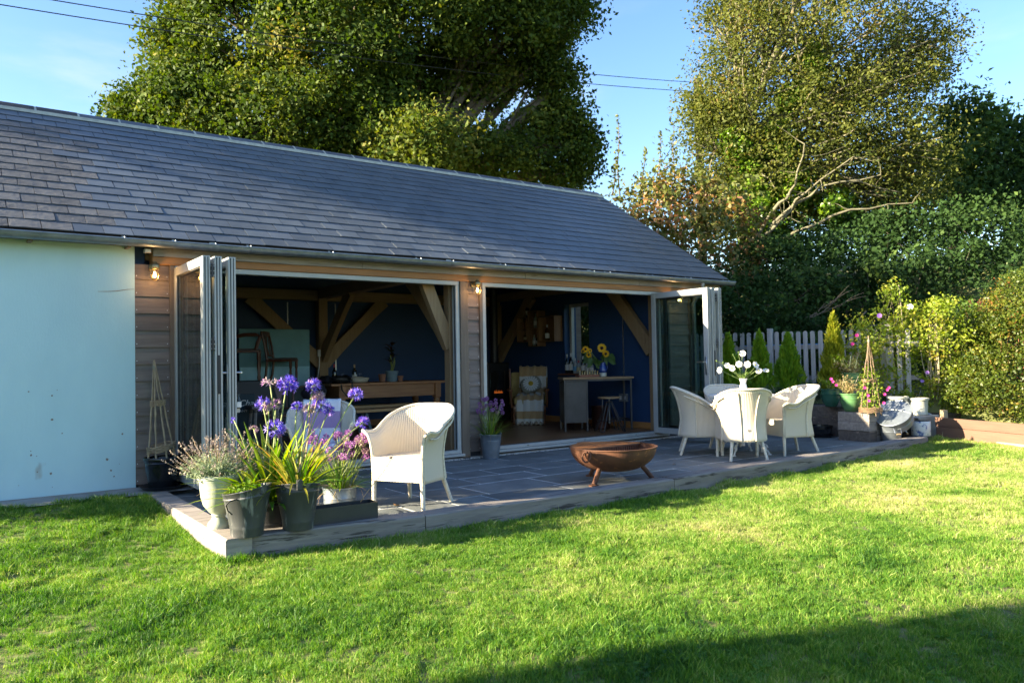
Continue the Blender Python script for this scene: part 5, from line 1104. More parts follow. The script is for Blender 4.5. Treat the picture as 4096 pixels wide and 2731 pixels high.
# little lights hanging in the roof
ch = thing('pendant_lights', 'cluster of tiny warm pendant lights high under the roof', 'light', (5.5,2.3,2.45)); tinyb = EMIT('tiny_bulb', (1,.55,.15), 6)
for k in range(9): p = Vector((U(-.32,.34),U(-.25,.25),U(-.05,.08))); MB().tube([p, (p.x*.3,p.y*.3,.9)], .0025, 4).build('flex', black_m, ch); MB().sphere(p, .011, 7, 5).build('bulb', tinyb, ch, True)
# ------------------------------------------------------------------ vegetation tools
def unit(a): return a/np.maximum(np.linalg.norm(a, axis=1, keepdims=True), 1e-9)
def leafquads(P, out, L, W, jitter=.25, up=.3, outw=.6, drng=rng):
    n = len(P); nn = unit(drng.normal(size=(n,3))+outw*out+np.array([0,0,up])); d = drng.normal(size=(n,3))
    d = unit(d-nn*np.sum(d*nn,1,keepdims=True)); s = np.cross(nn, d)
    l = (L*(1+jitter*drng.normal(size=(n,1)))).clip(L*.4, L*2)/2; w_ = l*W/L
    V = np.stack([P-d*l, P+s*w_-d*l*.1+nn*w_*.25, P+d*l, P-s*w_-d*l*.1+nn*w_*.25], 1).reshape(-1,3)
    return V, np.arange(4*n).reshape(n,4)
def ellip(n, c, r, drng=rng, shell=.5):
    u = unit(drng.normal(size=(n,3))); k = drng.random((n,1))**(1/3.0); k = shell+(1-shell)*k if shell < 1 else k
    return np.array(c)+u*k*np.array(r), u
class Foliage:
    def __init__(s): s.V = []; s.F = []; s.A = []; s.n = 0
    def add(s, V, F, a):
        s.V.append(V); s.F.append(F+s.n); s.n += len(V); s.A.append(a)
    def lobe(s, c, r, clumps, per, L, W, cr_=.28, tone=(.5,.18), shell=.45, up=.3, low=None, outw=.6):
        cc, o = ellip(clumps, c, r, shell=shell)
        if low is not None: k = cc[:,2] > low; cc, o = cc[k], o[k]
        m = len(cc)
        P = np.repeat(cc, per, 0)+np.clip(rng.normal(size=(m*per,3)),-1.6,1.6)*cr_*np.array([1,1,.75])*np.repeat(.6+.8*rng.random((m,1)), per, 0)
        tn = np.repeat(tone[0]+tone[1]*rng.normal(size=m), per)+.1*rng.normal(size=m*per)
        V, F = leafquads(P, np.repeat(o, per, 0), L, W, up=up, outw=outw); s.add(V, F, tn); return cc
    def build(s, name, mat, parent=None, kind=None):
        return npmesh(name, np.concatenate(s.V), np.concatenate(s.F), mat, parent, np.concatenate(s.A).clip(0,1), kind)
oak_leaf = LEAF('oak_leaf', [(0,(.022,.042,.008)),(.45,(.058,.10,.015)),(.8,(.135,.16,.026)),(1,(.21,.19,.045))], .3, .6, spec=.15)
olive_leaf = LEAF('olive_leaf', [(0,(.045,.065,.014)),(.5,(.10,.122,.026)),(.85,(.165,.175,.04)),(1,(.24,.18,.06))], .4, .6, spec=.15)
ivy_leaf = LEAF('ivy_leaf', [(0,(.05,.12,.012)),(.6,(.12,.22,.02)),(1,(.2,.3,.03))], .35, .35)
dark_leaf = LEAF('dark_leaf', [(0,(.016,.036,.011)),(.5,(.03,.066,.017)),(.85,(.055,.10,.025)),(1,(.09,.14,.032))], .28, .65, spec=.12)
autumn_leaf = LEAF('autumn_leaf', [(0,(.05,.075,.018)),(.5,(.11,.135,.03)),(.7,(.19,.17,.045)),(.86,(.32,.18,.07)),(1,(.38,.2,.1))], .3, .5)
bark = M('bark', (.17,.14,.10), (.085,.07,.05), scale=9, rough=.9, bump=.8, bscale=16, bdist=.03, stretch=(1,1,.4))
bark_pale = M('pale_bark', (.2,.185,.115), (.1,.09,.055), scale=7, rough=.85, bump=.5, bscale=20, stretch=(1,1,.5))
def branches(base, fork, lobes, clumpsets, mat, r0, parent, twig=.012, sub=8, amp=.12, name='branch'):
    tr = MB(); pts = wob(base, fork, 6, .05); tr.tube(pts, [r0*(1.25-.45*i/6) if i else r0*1.5 for i in range(7)], 12)
    autosmooth(tr.build('trunk', mat, parent), 80)
    bm = MB()
    for (c, r), cc in zip(lobes, clumpsets):
        st = Vector(fork)-Vector((0,0,U(0,.15)*(Vector(fork)-Vector(base)).length)); lp = wob(st, c, 7, amp, -.04); rl = r0*U(.4,.6)
        bm.tube(lp, [rl*(1-.8*i/7)+twig for i in range(8)], 7)
        for q in cc[:sub]:
            k = random.randint(3,7); sp_ = wob(lp[k], tuple(q), 4, amp*1.3); rs = rl*.28*(1-.5*k/7)+twig*.6
            bm.tube(sp_, [rs*(1-.75*i/4)+twig*.3 for i in range(5)], 5)
    autosmooth(bm.build(name, mat, parent), 80)
def lob(px, py, rx, ry, dep, thick=None, dd=0):
    c = at(px, py, dep+dd); k = dep/1786.9
    return (tuple(c), ((rx*k+.0), (thick or rx*k), ry*k))
# ------------------------------------------------------------------ oak behind the roof
oak = thing('oak_tree', 'huge dark green oak tree rising behind the slate roof', 'tree', (9.6,11.2,.5))
OD = 21
OL = [lob(560,60,165,190,OD,2.2), lob(430,260,120,95,OD,1.8,-.8), lob(345,240,55,65,OD,1.0,-.8), lob(760,120,190,200,OD,2.6,-.6), lob(640,290,190,110,OD,2.2,-1),
      lob(960,60,190,150,OD,2.6), lob(1000,190,110,80,OD,1.6,1), lob(1160,60,150,95,OD,2.2,.5), lob(1285,25,60,70,OD,1.2,1), lob(860,290,150,120,OD,2,-.3), lob(960,345,100,80,OD,1.3,-1.8),
      lob(1090,370,130,60,OD,1.8,.3), lob(1240,335,85,85,OD,1.6,.8), lob(1300,385,50,50,OD,.9,.8), lob(1275,190,36,55,OD,.7,.8), lob(480,-60,110,110,OD,2), lob(860,-140,330,150,OD,4), lob(1170,-70,170,110,OD,2.4),
      lob(1120,190,50,40,OD,.8,.6), lob(1215,150,40,35,OD,.7,.6), lob(1290,275,40,50,OD,.7,.8), lob(300,265,28,28,OD,.5,-.8), lob(390,90,30,45,OD,.5), lob(400,185,40,35,OD,.6,-.5), lob(1330,330,22,30,OD,.4,.8), lob(1245,95,40,40,OD,.6,.8)]
fo = Foliage(); cs = []
for i, (c, r) in enumerate(OL):
    r = (r[0]*.9,r[1],r[2]*.9); vol = r[0]*r[2]; ncl = int(70*vol**.85)+20; tone = .44 if i != 10 else .66
    c_ = Vector(c)-oak.location; cs.append(fo.lobe(c_, r, int(ncl*.62), 165, .112, .072, .31, (tone,.16), shell=.35, up=.35))
fo.build('crown', oak_leaf, oak)
branches((0,0,-.6), tuple(at(880,380,OD)-oak.location), [(tuple(Vector(c)-oak.location), r) for c, r in OL], cs, bark, .45, oak, .02, 7)
# ------------------------------------------------------------------ tall tree at the right
RD = 19
rt = thing('tall_tree', 'tall pale barked tree with sparse olive foliage and ivy on its trunk', 'tree', tuple(at(1728,600,RD)))
RLb = [lob(1760,120,150,130,RD,1.6), lob(1900,60,190,120,RD,2.0), lob(2050,130,110,120,RD,1.4), lob(1680,230,95,110,RD,1.2), lob(1820,270,170,110,RD,1.7), lob(1990,250,150,110,RD,1.6), lob(2110,110,60,70,RD,.8),
       lob(1850,-60,230,90,RD,2.2), lob(1640,330,60,90,RD,.9), lob(1760,390,110,80,RD,1.2), lob(1930,370,170,80,RD,1.5), lob(2060,340,110,90,RD,1.3), lob(2030,450,100,50,RD,1.0), lob(1700,20,60,80,RD,1), lob(1640,260,50,50,RD,.6), lob(1780,480,70,60,RD,.8,.5), lob(1880,480,80,60,RD,.9,.6), lob(1990,520,90,45,RD,.9,.5), lob(1660,430,60,70,RD,.8,.3), lob(2090,420,70,70,RD,.8,.3)]
fo = Foliage(); cs = []
for (c, r) in RLb:
    ncl = int(34*(r[0]*r[2])**.8)+14; cs.append(fo.lobe(Vector(c)-rt.location, r, int(ncl*1.1), 100, .08, .045, .30, (.5,.2), shell=.2, up=.2, outw=.2))
fo.build('crown', olive_leaf, rt)
branches((0,0,-.5), tuple(at(1700,330,RD)-rt.location), [(tuple(Vector(c)-rt.location), r) for c, r in RLb], cs, bark_pale, .19, rt, .02, 30, .16)
bm = MB()   # the long low limbs that fan out to the right
for (a, b, c, d) in (((1735,560),(1800,500),(1850,440),(1960,360)),((1750,590),(1830,530),(1950,480),(2090,470)),((1725,560),(1790,470),(1830,420),(1850,330)),((1735,570),(1800,490),(1890,430),(2020,400))):
    P = [at(*q, RD-.6-.3*i)-rt.location for i, q in enumerate((a,b,c,d))]; pts = []
    for i in range(10):
        t = i/9*3; k = min(2, int(t)); pts.append(P[k].lerp(P[k+1], t-k)+Vector((U(-.05,.05),U(-.05,.05),U(-.04,.04))))
    bm.tube(pts, [.05*(1-.85*i/9)+.005 for i in range(10)], 7)
    for i in range(3,10):
        for _ in range(1+i % 2):
            e = pts[i]+Vector((U(-.5,.9),U(-.6,.6),U(-.35,.55))); bm.tube(wob(pts[i], e, 4, .25), [.011,.009,.007,.005,.003], 4)
autosmooth(bm.build('limb', bark_pale, rt), 80)
fo = Foliage()
for (px, py, rx, ry) in ((1712,420,16,70),(1725,520,14,60),(1745,470,22,40),(1690,330,20,40),(1860,150,14,40),(1820,230,22,26),(1790,330,30,40),(1930,480,45,35),(1830,430,34,40),(1780,540,20,40)):
    c, r = lob(px,py,rx*1.3,ry*1.1,RD,.3,-.3); fo.lobe(Vector(c)-rt.location, r, 60, 30, .085, .075, .1, (.55,.2), shell=.6)
fo.build('ivy', ivy_leaf, rt)
# ------------------------------------------------------------------ hedgerow on the bank
def bush(name, label, cat, lobes, mat, base, per=48, dens=60, L=.09, W=.055, cl=.2, tone=(.5,.2), shell=.55, group=None, stems=None, up=.3, smat=None, srad=.02, outw=.6, sub=6):
    b = thing(name, label, cat, base, 0, group); fo = Foliage(); cs = []
    for (c, r) in lobes:
        ncl = int(dens*(r[0]*r[2]+r[1]*r[2])*.5)+8; cs.append(fo.lobe(Vector(c)-b.location, r, ncl, per, L, W, cl, tone, shell, up, outw=outw))
    fo.build('foliage', mat, b)
    bm = MB()
    for (c, r), cc in zip(lobes, cs):
        cz = Vector(c)-b.location; s0 = Vector((cz.x*.3, cz.y*.3, 0))
        lp = wob(s0, cz, 5, .12); bm.tube(lp, [srad*(1.4-i*.22) for i in range(6)], 6)
        for q in cc[:sub]: bm.tube(wob(lp[random.randint(2,5)], tuple(q), 4, .2), [srad*.5,srad*.42,srad*.34,srad*.25,srad*.12], 5)
    autosmooth(bm.build('stem', smat or bark, b), 80); return b
bush('autumn_bush', 'hawthorn bush turning orange and brown beyond the gable end', 'bush', [lob(1470,480,75,75,16.4,1), lob(1560,500,110,95,16.2,1.3), lob(1660,560,90,95,17.5,1.2), lob(1500,585,95,85,17,1), lob(1620,640,110,80,16.5,1), lob(1545,440,75,45,16.6,.8), lob(1640,470,70,70,16.4,.8)], autumn_leaf, tuple(at(1590,700,17.2)), L=.10, W=.07, tone=(.55,.22), dens=34)
def whip(px, py0, py1, dep, label):
    t = thing('tall_shoot', label, 'shoot', tuple(at(px,py1,dep)), 0, 'wild shoots standing above the hedge')
    a = Vector((0,0,0)); b = at(px+U(-14,14), py0, dep)-t.location; pts = wob(a, b, 8, .06); MB().tube(pts, [.014*(1-.8*i/8)+.003 for i in range(9)], 5).build('stem', bark, t)
    fo = Foliage(); P = []
    for i in range(70):
        k = random.randint(1,7); P.append(pts[k].lerp(pts[k+1], random.random())+Vector((U(-1,1),U(-1,1),U(-1,1)))*.16*(1.05-k/8))
    P = np.array(P); V, F = leafquads(P, np.zeros_like(P)+.01, .09, .05); fo.add(V, F, .35+.2*rng.random(len(P))); fo.build('leaves', autumn_leaf, t)
whip(1424,262,450,16.5,'tallest thin leafy shoot above the roof end')
whip(1505,300,470,16.5,'leafy shoot left of the utility pole'); whip(1470,340,470,16.8,'shorter leafy shoot between two taller ones'); whip(1545,290,460,16.8,'leafy shoot nearest to the utility pole'); whip(1405,360,450,16.2,'low shoot just beyond the roof verge')
bush('ivy_hedge', 'dark green hedgerow bank thick with ivy behind the fence', 'hedge', [lob(1700,700,90,75,15.2,.8), lob(1830,690,120,90,15.6,1), lob(1970,680,120,110,16,1), lob(2110,690,120,120,16,1), lob(2250,690,140,130,16,1), lob(2380,690,100,130,16,1), lob(1760,620,100,70,16.5,1), lob(1910,610,130,80,17,1), lob(2080,570,130,90,17.4,1), lob(2240,560,150,100,17.5,1.2), lob(1640,690,60,60,15.5,.6), lob(1700,770,110,50,14.9,.6), lob(1900,780,150,60,15,.7), lob(2100,800,150,70,15,.7), lob(2300,790,140,70,15,.7), lob(1780,590,70,60,18.6,.8), lob(1870,560,80,60,18.8,.8), lob(1970,550,90,60,18.8,.8), lob(1700,620,60,60,18.2,.7), lob(2060,520,80,70,19,.8), lob(2500,700,120,130,15.5,1), lob(2640,710,120,130,15,1), lob(2560,800,120,80,14.6,.8)], dark_leaf, tuple(at(1980,850,16.2)), per=56, dens=50, L=.085, W=.06, cl=.2, tone=(.45,.2))
def dtree(label, lobes, base, mat, tone):
    t = thing('hedgerow_tree', label, 'tree', base, 0, 'trees in the hedgerow at the right'); fo = Foliage(); cs = []
    for (c, r) in lobes: cs.append(fo.lobe(Vector(c)-t.location, r, int(30*(r[0]*r[2])**.85)+14, 50, .16, .09, .3, tone, shell=.45))
    fo.build('crown', mat, t); branches((0,0,-.4), tuple((Vector(lobes[0][0])-t.location)*.45), [(tuple(Vector(c)-t.location), r) for c, r in lobes], cs, bark, .16, t, .012, 5)
dtree('dark rounded tree right behind the tall pale tree', [lob(2190,330,70,100,22,1.2), lob(2150,450,100,110,21.5,1.5), lob(2230,420,80,110,22,1.4), lob(2200,270,45,45,22,.7)], tuple(at(2190,640,22)), dark_leaf, (.62,.2))
dtree('dark broad tree at the right edge of the picture', [lob(2310,390,80,110,23,1.4), lob(2360,330,70,60,23,1.2), lob(2300,500,120,100,22.5,1.5), lob(2390,450,80,120,23,1.4), lob(2280,300,30,40,23,.5)], tuple(at(2320,660,23)), dark_leaf, (.5,.2))
dd_ = MB()
for (a, b) in (((1850,730),(1960,665)),((1870,718),(1990,680)),((1880,712),(1950,655)),((1890,705),(1985,672)),((1860,726),(1930,690)),((1990,715),(1960,760)),((2040,735),(1990,770))):
    dd_.tube(wob(at(*a,14.6), at(*b,14.3), 6, .22), [.014,.012,.01,.009,.007,.005,.003], 5)
tag(dd_.build('dead_branch', bark), 'bare dead branch sticking out of the dark hedge', 'branch')
# ------------------------------------------------------------------ pole and wires
pw = thing('utility_pole', 'wooden utility pole half hidden by the tall tree', 'utility pole', tuple(at(1618,700,26)))
b0 = Vector((0,0,-2)); b1 = at(1602,182,26)-pw.location; MB().tube([b0,b1],[.17,.13],12).build('pole', bark, pw)
MB().cbox(-.5,-.05,-.06,.5,.05,.06,.01,Matrix.Translation(b1-Vector((0,0,.35)))@Matrix.Rotation(.9,4,'Z')).build('crossarm', bark, pw)
wire_m = PLAIN('wire', (.03,.035,.04), .5)
def wire(p, q, lab, sag=.012):
    tag(MB().tube([Vector(p).lerp(Vector(q),i/16)-Vector((0,0,sag*(Vector(q)-Vector(p)).length*4*(i/16)*(1-i/16))) for i in range(17)], .011, 5).build('power_line', wire_m), lab, 'cable', 'overhead wires')
wire(at(-250,-62,13), at(1600,190,26), 'upper of the two overhead wires crossing in front of the oak')
wire(at(-250,-30,13), at(1600,211,26), 'lower of the two overhead wires crossing in front of the oak')
wire(at(1598,250,26), at(1430,520,24), 'stay wire slanting down from the utility pole', 0)
# ------------------------------------------------------------------ shade from beyond the left edge
nh = thing('neighbouring_house', 'rendered house left of the lawn whose shadow crosses the near grass', 'house', (-9,-1.74,0), R_(-19.5))
MB().box(-8,-10,-.3,-.3,-.3,6.0).build('wall', render_m, nh)
MB().add([(-8.3,-10,5.95),(0,-10,5.95),(0,0,5.95),(-8.3,0,5.95),(-4,-10,8.4),(-4,0,8.4)], [(0,1,4),(3,5,2),(1,2,5,4),(0,4,5,3),(0,3,2,1)]).build('roof', slate_old, nh)
bush('shade_column', 'unseen evergreen column placed beyond the outbuilding to cast the lawn shadow band', 'evergreen', [((-1.85,.25,z_), (.42,.42,.5), ) for z_ in (.4,1.0,1.6,2.2,2.8)], dark_leaf, (-1.85,.25,0), per=60, dens=260, L=.06, W=.03, cl=.12)  # out of view, stands here for the shadow band on lawn and patio
bush('window_hedge', 'dark shrubs seen through the narrow end window', 'shrub', [lob(1300,760,50,60,17.5,.7), lob(1340,690,60,60,17.5,.7), lob(1390,750,50,80,17.5,.7), lob(1340,820,70,50,17.3,.7), lob(1430,700,50,60,17.8,.7)], dark_leaf, tuple(at(1350,850,17.5)), per=44, dens=70, L=.10, W=.07, cl=.18, tone=(.3,.2))

dtree('dark hedgerow tree just beyond the right edge of the picture', [lob(2490,420,100,130,22,1.4), lob(2470,560,120,110,21.5,1.4), lob(2580,520,110,130,21.5,1.4)], tuple(at(2510,680,22)), dark_leaf, (.5,.2))
for lab_, x_, y_, h_, r_ in (('unseen round tree added left of the outbuilding to shade the hedge', -2.8,9.3,10.3,1.8), ('second unseen tree added to shade the hedge', -6.2,9.1,11.0,2.0), ('third unseen tree added to shade the hedge', -10.0,9.3,12.4,2.2), ('farthest unseen tree added to shade the hedge and fence', -15,9.6,14.0,1.7)):  # unseen trees, added and sized so their shade covers the hedge
    dtree(lab_, [((x_,y_,h_*.72),(r_,r_,h_*.26)), ((x_,y_,h_*.32),(r_*.9,r_*.9,h_*.3))], (x_,y_,0), dark_leaf, (.5,.2))
# ------------------------------------------------------------------ potted plants and border
agl = LEAF('agapanthus_leaf', [(0,(.05,.13,.015)),(.5,(.11,.22,.02)),(.85,(.22,.3,.03)),(1,(.36,.38,.05))], .4, .4, attr=False); agy = LEAF('yellow_leaf', [(0,(.2,.24,.03)),(.4,(.34,.3,.04)),(.7,(.5,.33,.06)),(.85,(.16,.26,.03)),(1,(.6,.42,.16))], .35, .45, attr=False)
dry = LEAF('dry_leaf', [(0,(.3,.2,.09)),(1,(.45,.33,.18))], .3, .8, attr=False)
pet_m = LEAF('violet_floret', [(0,(.11,.065,.38)),(.5,(.2,.14,.58)),(.85,(.36,.32,.75)),(1,(.36,.15,.48))], .35, .5); spent = LEAF('spent_floret', [(0,(.3,.18,.28)),(.4,(.38,.3,.3)),(.8,(.45,.4,.32)),(1,(.25,.1,.32))], .3, .6)
sc_m = PLAIN('scape', (.24,.3,.08), .5); sc_b = PLAIN('brown_scape', (.38,.27,.15), .6)
def straps(t, n, c, r0, l0, l1, w0, mat, droop=.9, up=1.0, seedv=0, az=None):
    for k in range(n):
        a = U(0,6.283) if az is None else random.gauss(*az); d = Vector((math.cos(a),math.sin(a),0)); L = U(l0,l1); p0 = Vector(c)+d*U(0,r0)+Vector((0,0,0)); el = U(.25,1.25)*up; P = [p0]; v = (d*math.cos(el)+Vector((0,0,math.sin(el)))).normalized(); dr = U(.5,1.3)*droop
        for i in range(8): P.append(P[-1]+v*L/8); v = (v+Vector((0,0,-.09*dr*(1+i*.35)))+d*.02).normalized()
        wd = [w0*x for x in (.55,.8,.95,1,1,.95,.8,.5,.08)]; MB().strap(P, wd, d.cross(Vector((0,0,1)))+Vector((U(-.25,.25),U(-.25,.25),U(-.25,.25))), .25).build('leaf', mat, t, True)
def umbel(t, base, head, r, n, mat, stm, dens=1.0, flat=.8, rs=.0055, up=.35):
    B0, H0 = Vector(base), Vector(head); pts = wob(B0, H0, 8, .05); MB().tube(pts, [rs*(1.15-.03*i) for i in range(9)], 6).build('stem', stm, t, True)
    V = []; F = []; A = []; st = MB()
    for k in range(n):
        u = Vector((random.gauss(0,1),random.gauss(0,1),random.gauss(up,.75))).normalized(); q = H0+Vector((u.x*r,u.y*r,u.z*r*flat))*U(.6,1.08); st.tube([H0, H0.lerp(q,.55)], .0012, 3, False); tone = random.random()
        ax = u; a = ax.orthogonal().normalized(); b = ax.cross(a); c0 = H0.lerp(q,.5); ln = r*U(.45,.68); op = U(.45,1.2)
        for j in range(6):
            an = 6.283*j/6; d = a*math.cos(an)+b*math.sin(an); s = ax.cross(d); w_ = r*.07; p1 = c0+ax*ln*.55+d*ln*.18; p2 = c0+ax*ln*.85+d*ln*(.2+op*.6); bb = len(V)
            V += [c0, p1-s*w_, p2, p1+s*w_]; F.append((bb,bb+1,bb+2,bb+3)); A.append(min(1,max(0,tone+U(-.2,.2))))
    me = bpy.data.meshes.new('flower_head'); me.from_pydata([tuple(v) for v in V], [], F); at_ = me.attributes.new('v','FLOAT','FACE'); at_.data.foreach_set('value', A); me.materials.append(mat); f = link('flower_head', me, t); st.build('pedicel', stm, f)['kind'] = 'stuff'
# agapanthus: yellow clump in bucket B, green clump in the pot behind
bz = ft+.29; agB = thing('agapanthus', 'yellowing agapanthus with tall violet heads in the black bucket', 'plant', (2.035,-2.93,bz), 0, 'agapanthus plants')
straps(agB, 44, (0,0,0), .09, .24,.46, .0085, agy, .5, 1.05); straps(agB, 30, (0,0,0), .09, .24,.44, .0085, agl, .5, 1.05); straps(agB, 10, (0,0,.01), .1, .25,.38, .008, agy, 1.3, .5); straps(agB, 7, (.06,-.06,.01), .06, .2,.34, .007, dry, 1.9, .4); straps(agB, 6, (.04,.02,0), .05, .3,.4, .017, agy, .35, 1.2)
LB = agB.location
for (x, z, r, m, y) in ((2.33,1.075,.072,pet_m,-2.5),(2.36,1.0,.06,spent,-2.52),(2.69,1.0,.066,pet_m,-2.5),(2.77,.765,.062,pet_m,-2.45),(2.40,.93,.078,pet_m,-2.5),(2.30,.90,.055,spent,-2.5),(2.20,.925,.05,pet_m,-2.5),(2.46,.885,.055,pet_m,-2.5)):
    umbel(agB, (U(-.05,.06),U(-.04,.05),0), (x-LB.x, y-LB.y, z-LB.z-.03), r*1.0, 28, m, sc_m if m is pet_m else sc_b)
agA = thing('agapanthus', 'green leaved agapanthus with violet heads in the plastic pot', 'plant', (1.93,-2.66,.21), 0, 'agapanthus plants')
straps(agA, 120, (0,0,0), .10, .36,.66, .0165, agl, .45, 1.12); LA = agA.location
for (x, z, r, m, y, n) in ((1.99,1.11,.075,spent,-2.5,11),(2.12,1.10,.082,pet_m,-2.5,40),(2.02,.77,.085,pet_m,-2.52,46),(1.93,.965,.06,pet_m,-2.5,24),(1.98,.93,.06,spent,-2.5,24),(2.04,.95,.05,spent,-2.48,18),(1.72,.85,.035,pet_m,-2.5,10),(1.88,.77,.04,spent,-2.45,14)):
    umbel(agA, (U(-.05,.06),U(-.04,.05),0), (x-LA.x, y-LA.y, z-LA.z-.03), r*1.05, int(n*.75), m, sc_m)
# lavender in the urn
lav = thing('lavender', 'grey green lavender bush with faded flower spikes in the urn', 'plant', (1.60,-2.52,ft+.36)); lavl = LEAF('lavender_leaf', [(0,(.15,.21,.11)),(.6,(.28,.35,.21)),(1,(.40,.44,.30))], .25, .7); lavf = LEAF('faded_spike', [(0,(.2,.16,.17)),(.5,(.31,.26,.24)),(1,(.42,.37,.30))], .25, .8)
fo = Foliage(); P = []; D = []; spk = []; st = MB()
for k in range(460):
    a = U(0,6.283); el = U(.15,1.5); d = Vector((math.cos(a)*math.cos(el), math.sin(a)*math.cos(el), math.sin(el))); L = U(.10,.23)*(.95+.1*math.cos(el)); b = Vector((math.cos(a)*U(0,.09), math.sin(a)*U(0,.09), 0)); e = b+d*L
    for j in range(9):
        t = U(.25,1); P.append(b.lerp(e,t)+Vector((U(-1,1),U(-1,1),U(-1,1)))*.008); D.append(d)
    if random.random() < .5:
        tip = e+d*U(.05,.12)+Vector((0,0,U(0,.04))); st.tube([e, tip], .0013, 3, False)
        for j in range(7): spk.append(e.lerp(tip, .6+.4*j/6)+Vector((U(-1,1),U(-1,1),U(-1,1)))*.005)
P = np.array(P); V, F = leafquads(P, np.array(D), .030, .006); fo.add(V, F, rng.random(len(P))); fo.build('foliage', lavl, lav); st.build('stalk', sc_b, lav)['kind'] = 'stuff'
fo = Foliage(); P = np.array(spk); V, F = leafquads(P, np.zeros_like(P)+.01, .014, .009); fo.add(V, F, rng.random(len(P))); fo.build('flower_spike', lavf, lav)['kind'] = 'stuff'
# seedlings in bucket A
sdl = thing('seedlings', 'bright green seedlings and grass stems in the scuffed bucket', 'plant', (1.70,-2.875,ft+.285)); straps(sdl, 26, (0,0,0), .11, .09,.2, .007, agl, .6, 1.05); straps(sdl, 12, (0,0,0), .1, .08,.14, .012, agl, .5, .9); straps(sdl, 8, (-.04,-.02,0), .08, .2,.3, .0025, dry, .8, .9)
fo = Foliage(); cc, o_ = ellip(420, (-.03,0,.03), (.11,.11,.035)); V, F = leafquads(cc, o_, .02, .013); fo.add(V, F, .5+.3*rng.random(len(cc))); fo.build('small_leaves', ivy_leaf, sdl)
# alliums
alm = LEAF('allium_floret', [(0,(.2,.07,.24)),(.5,(.36,.15,.38)),(1,(.5,.27,.5))], .3, .6); alf = LEAF('faded_allium', [(0,(.26,.13,.2)),(1,(.42,.3,.3))], .3, .7)
def ball(t, base, head, r, mat, n=90, stm=sc_m):
    pts = wob(base, head, 6, .05); MB().tube(pts, .0028, 5).build('stem', stm, t, True); u = unit(rng.normal(size=(n,3))); P = np.array(head)+u*r*(.75+.25*rng.random((n,1))); V, F = leafquads(P, u, r*.5, r*.32, outw=.2, up=0); npmesh('flower_head', V, F, mat, t, rng.random(n)); 
def allium(label, loc, z0, nh, sx, sy, za, zb_, r, leaves, lean=(0,0)):
    t = thing('allium_clump', label, 'plant', (loc[0],loc[1],z0), 0, 'clumps of purple alliums'); straps(t, leaves, (0,0,0), .10, .2,.38, .0042, agl, .5, 1.25)
    for k in range(nh):
        q = cr*U(-sx,sx)+cf*U(-sy,sy)+Vector((lean[0],lean[1],U(za,zb_)-z0)); ball(t, (U(-.08,.08),U(-.08,.08),0), tuple(q), r*U(.8,1.1), alm if random.random() < .8 else alf)
    straps(t, 9, (0,0,0), .1, .2,.34, .0025, dry, 2.2, .5); return t
allium('purple alliums in the galvanised tub behind the trough', (2.76,-2.0), .13, 46, .25, .13, .40, .63, .031, 120); allium('purple alliums in the galvanised bucket by the post', (5.58,-.20), .26, 34, .16, .06, .56, .76, .027, 90)
sp_t = thing('seed_head', 'single dry seed head leaning in front of the near armchair', 'seed head', (2.55,-2.86,.17)); umbel(sp_t, (0,0,0), (.27,.0,.31), .02, 16, spent, sc_b, rs=.0025)
# conifers
con_l = LEAF('conifer_leaf', [(0,(.08,.19,.012)),(.5,(.16,.3,.018)),(1,(.28,.38,.025))], .3, .5); con_y = LEAF('golden_conifer', [(0,(.14,.2,.012)),(.5,(.26,.29,.02)),(1,(.4,.36,.03))], .35, .5)
def conifer(label, top, base, r, mat, n=3600):
    t = thing('conifer', label, 'conifer', base, 0, 'small conifers in front of the picket fence'); H = top-base[2]; MB().tube([(0,0,-.1),(0,0,H*.9)], [.03,.006], 7).build('trunk', bark, t); q = rng.random(n)**1.25; a = rng.random(n)*6.283; rad = r*(1-q)**.75*(.55+.45*rng.random(n)**.5)*(1+.16*np.sin(a*5+q*9)+.14*np.sin(a*3-q*23)); rad *= np.minimum(1,(q+.02)*9)
    P = np.stack([rad*np.cos(a), rad*np.sin(a), q*H*.97+.03*rng.normal(size=n)],1); d = unit(np.stack([np.cos(a)*.5,np.sin(a)*.5,np.ones(n)*1.0],1)+.25*rng.normal(size=(n,3))); s = unit(np.cross(d, rng.normal(size=(n,3)))); L, W_ = .085, .022
    l = L*(.6+.7*rng.random((n,1)))*(1-.35*q[:,None]); V = np.stack([P-d*l*.5, P+s*W_, P+d*l, P-s*W_],1).reshape(-1,3); npmesh('foliage', V, np.arange(4*n).reshape(n,4), mat, t, (rng.random(n)*.7+.25*np.sin(a*5+q*9)*.5+.15).clip(0,1))
def cpos(px, py, dep): p = at(px, py, dep); return (p.x, p.y, p.z)
for lab, px, pt, pb_y, hw, mat, n in (('small green conifer peeping past the folded right doors', 1676, 775, 905, 30, con_l, 2200),('green conifer left of the middle in front of the fence', 1747, 770, 905, 30, con_l, 3000),('broad green conifer in front of the fence above the right hand chair', 1813, 772, 910, 36, con_l, 3600),('golden tipped conifer beside the green planters', 1918, 725, 910, 32, con_y, 3600)):
    dep = 12.6 if mat is con_l else 12.2; b_ = cpos(px, pb_y, dep); conifer(lab, at(px, pt-4, dep).z, b_, 1.05*hw*dep/1786.9, mat, int(n*1.5))
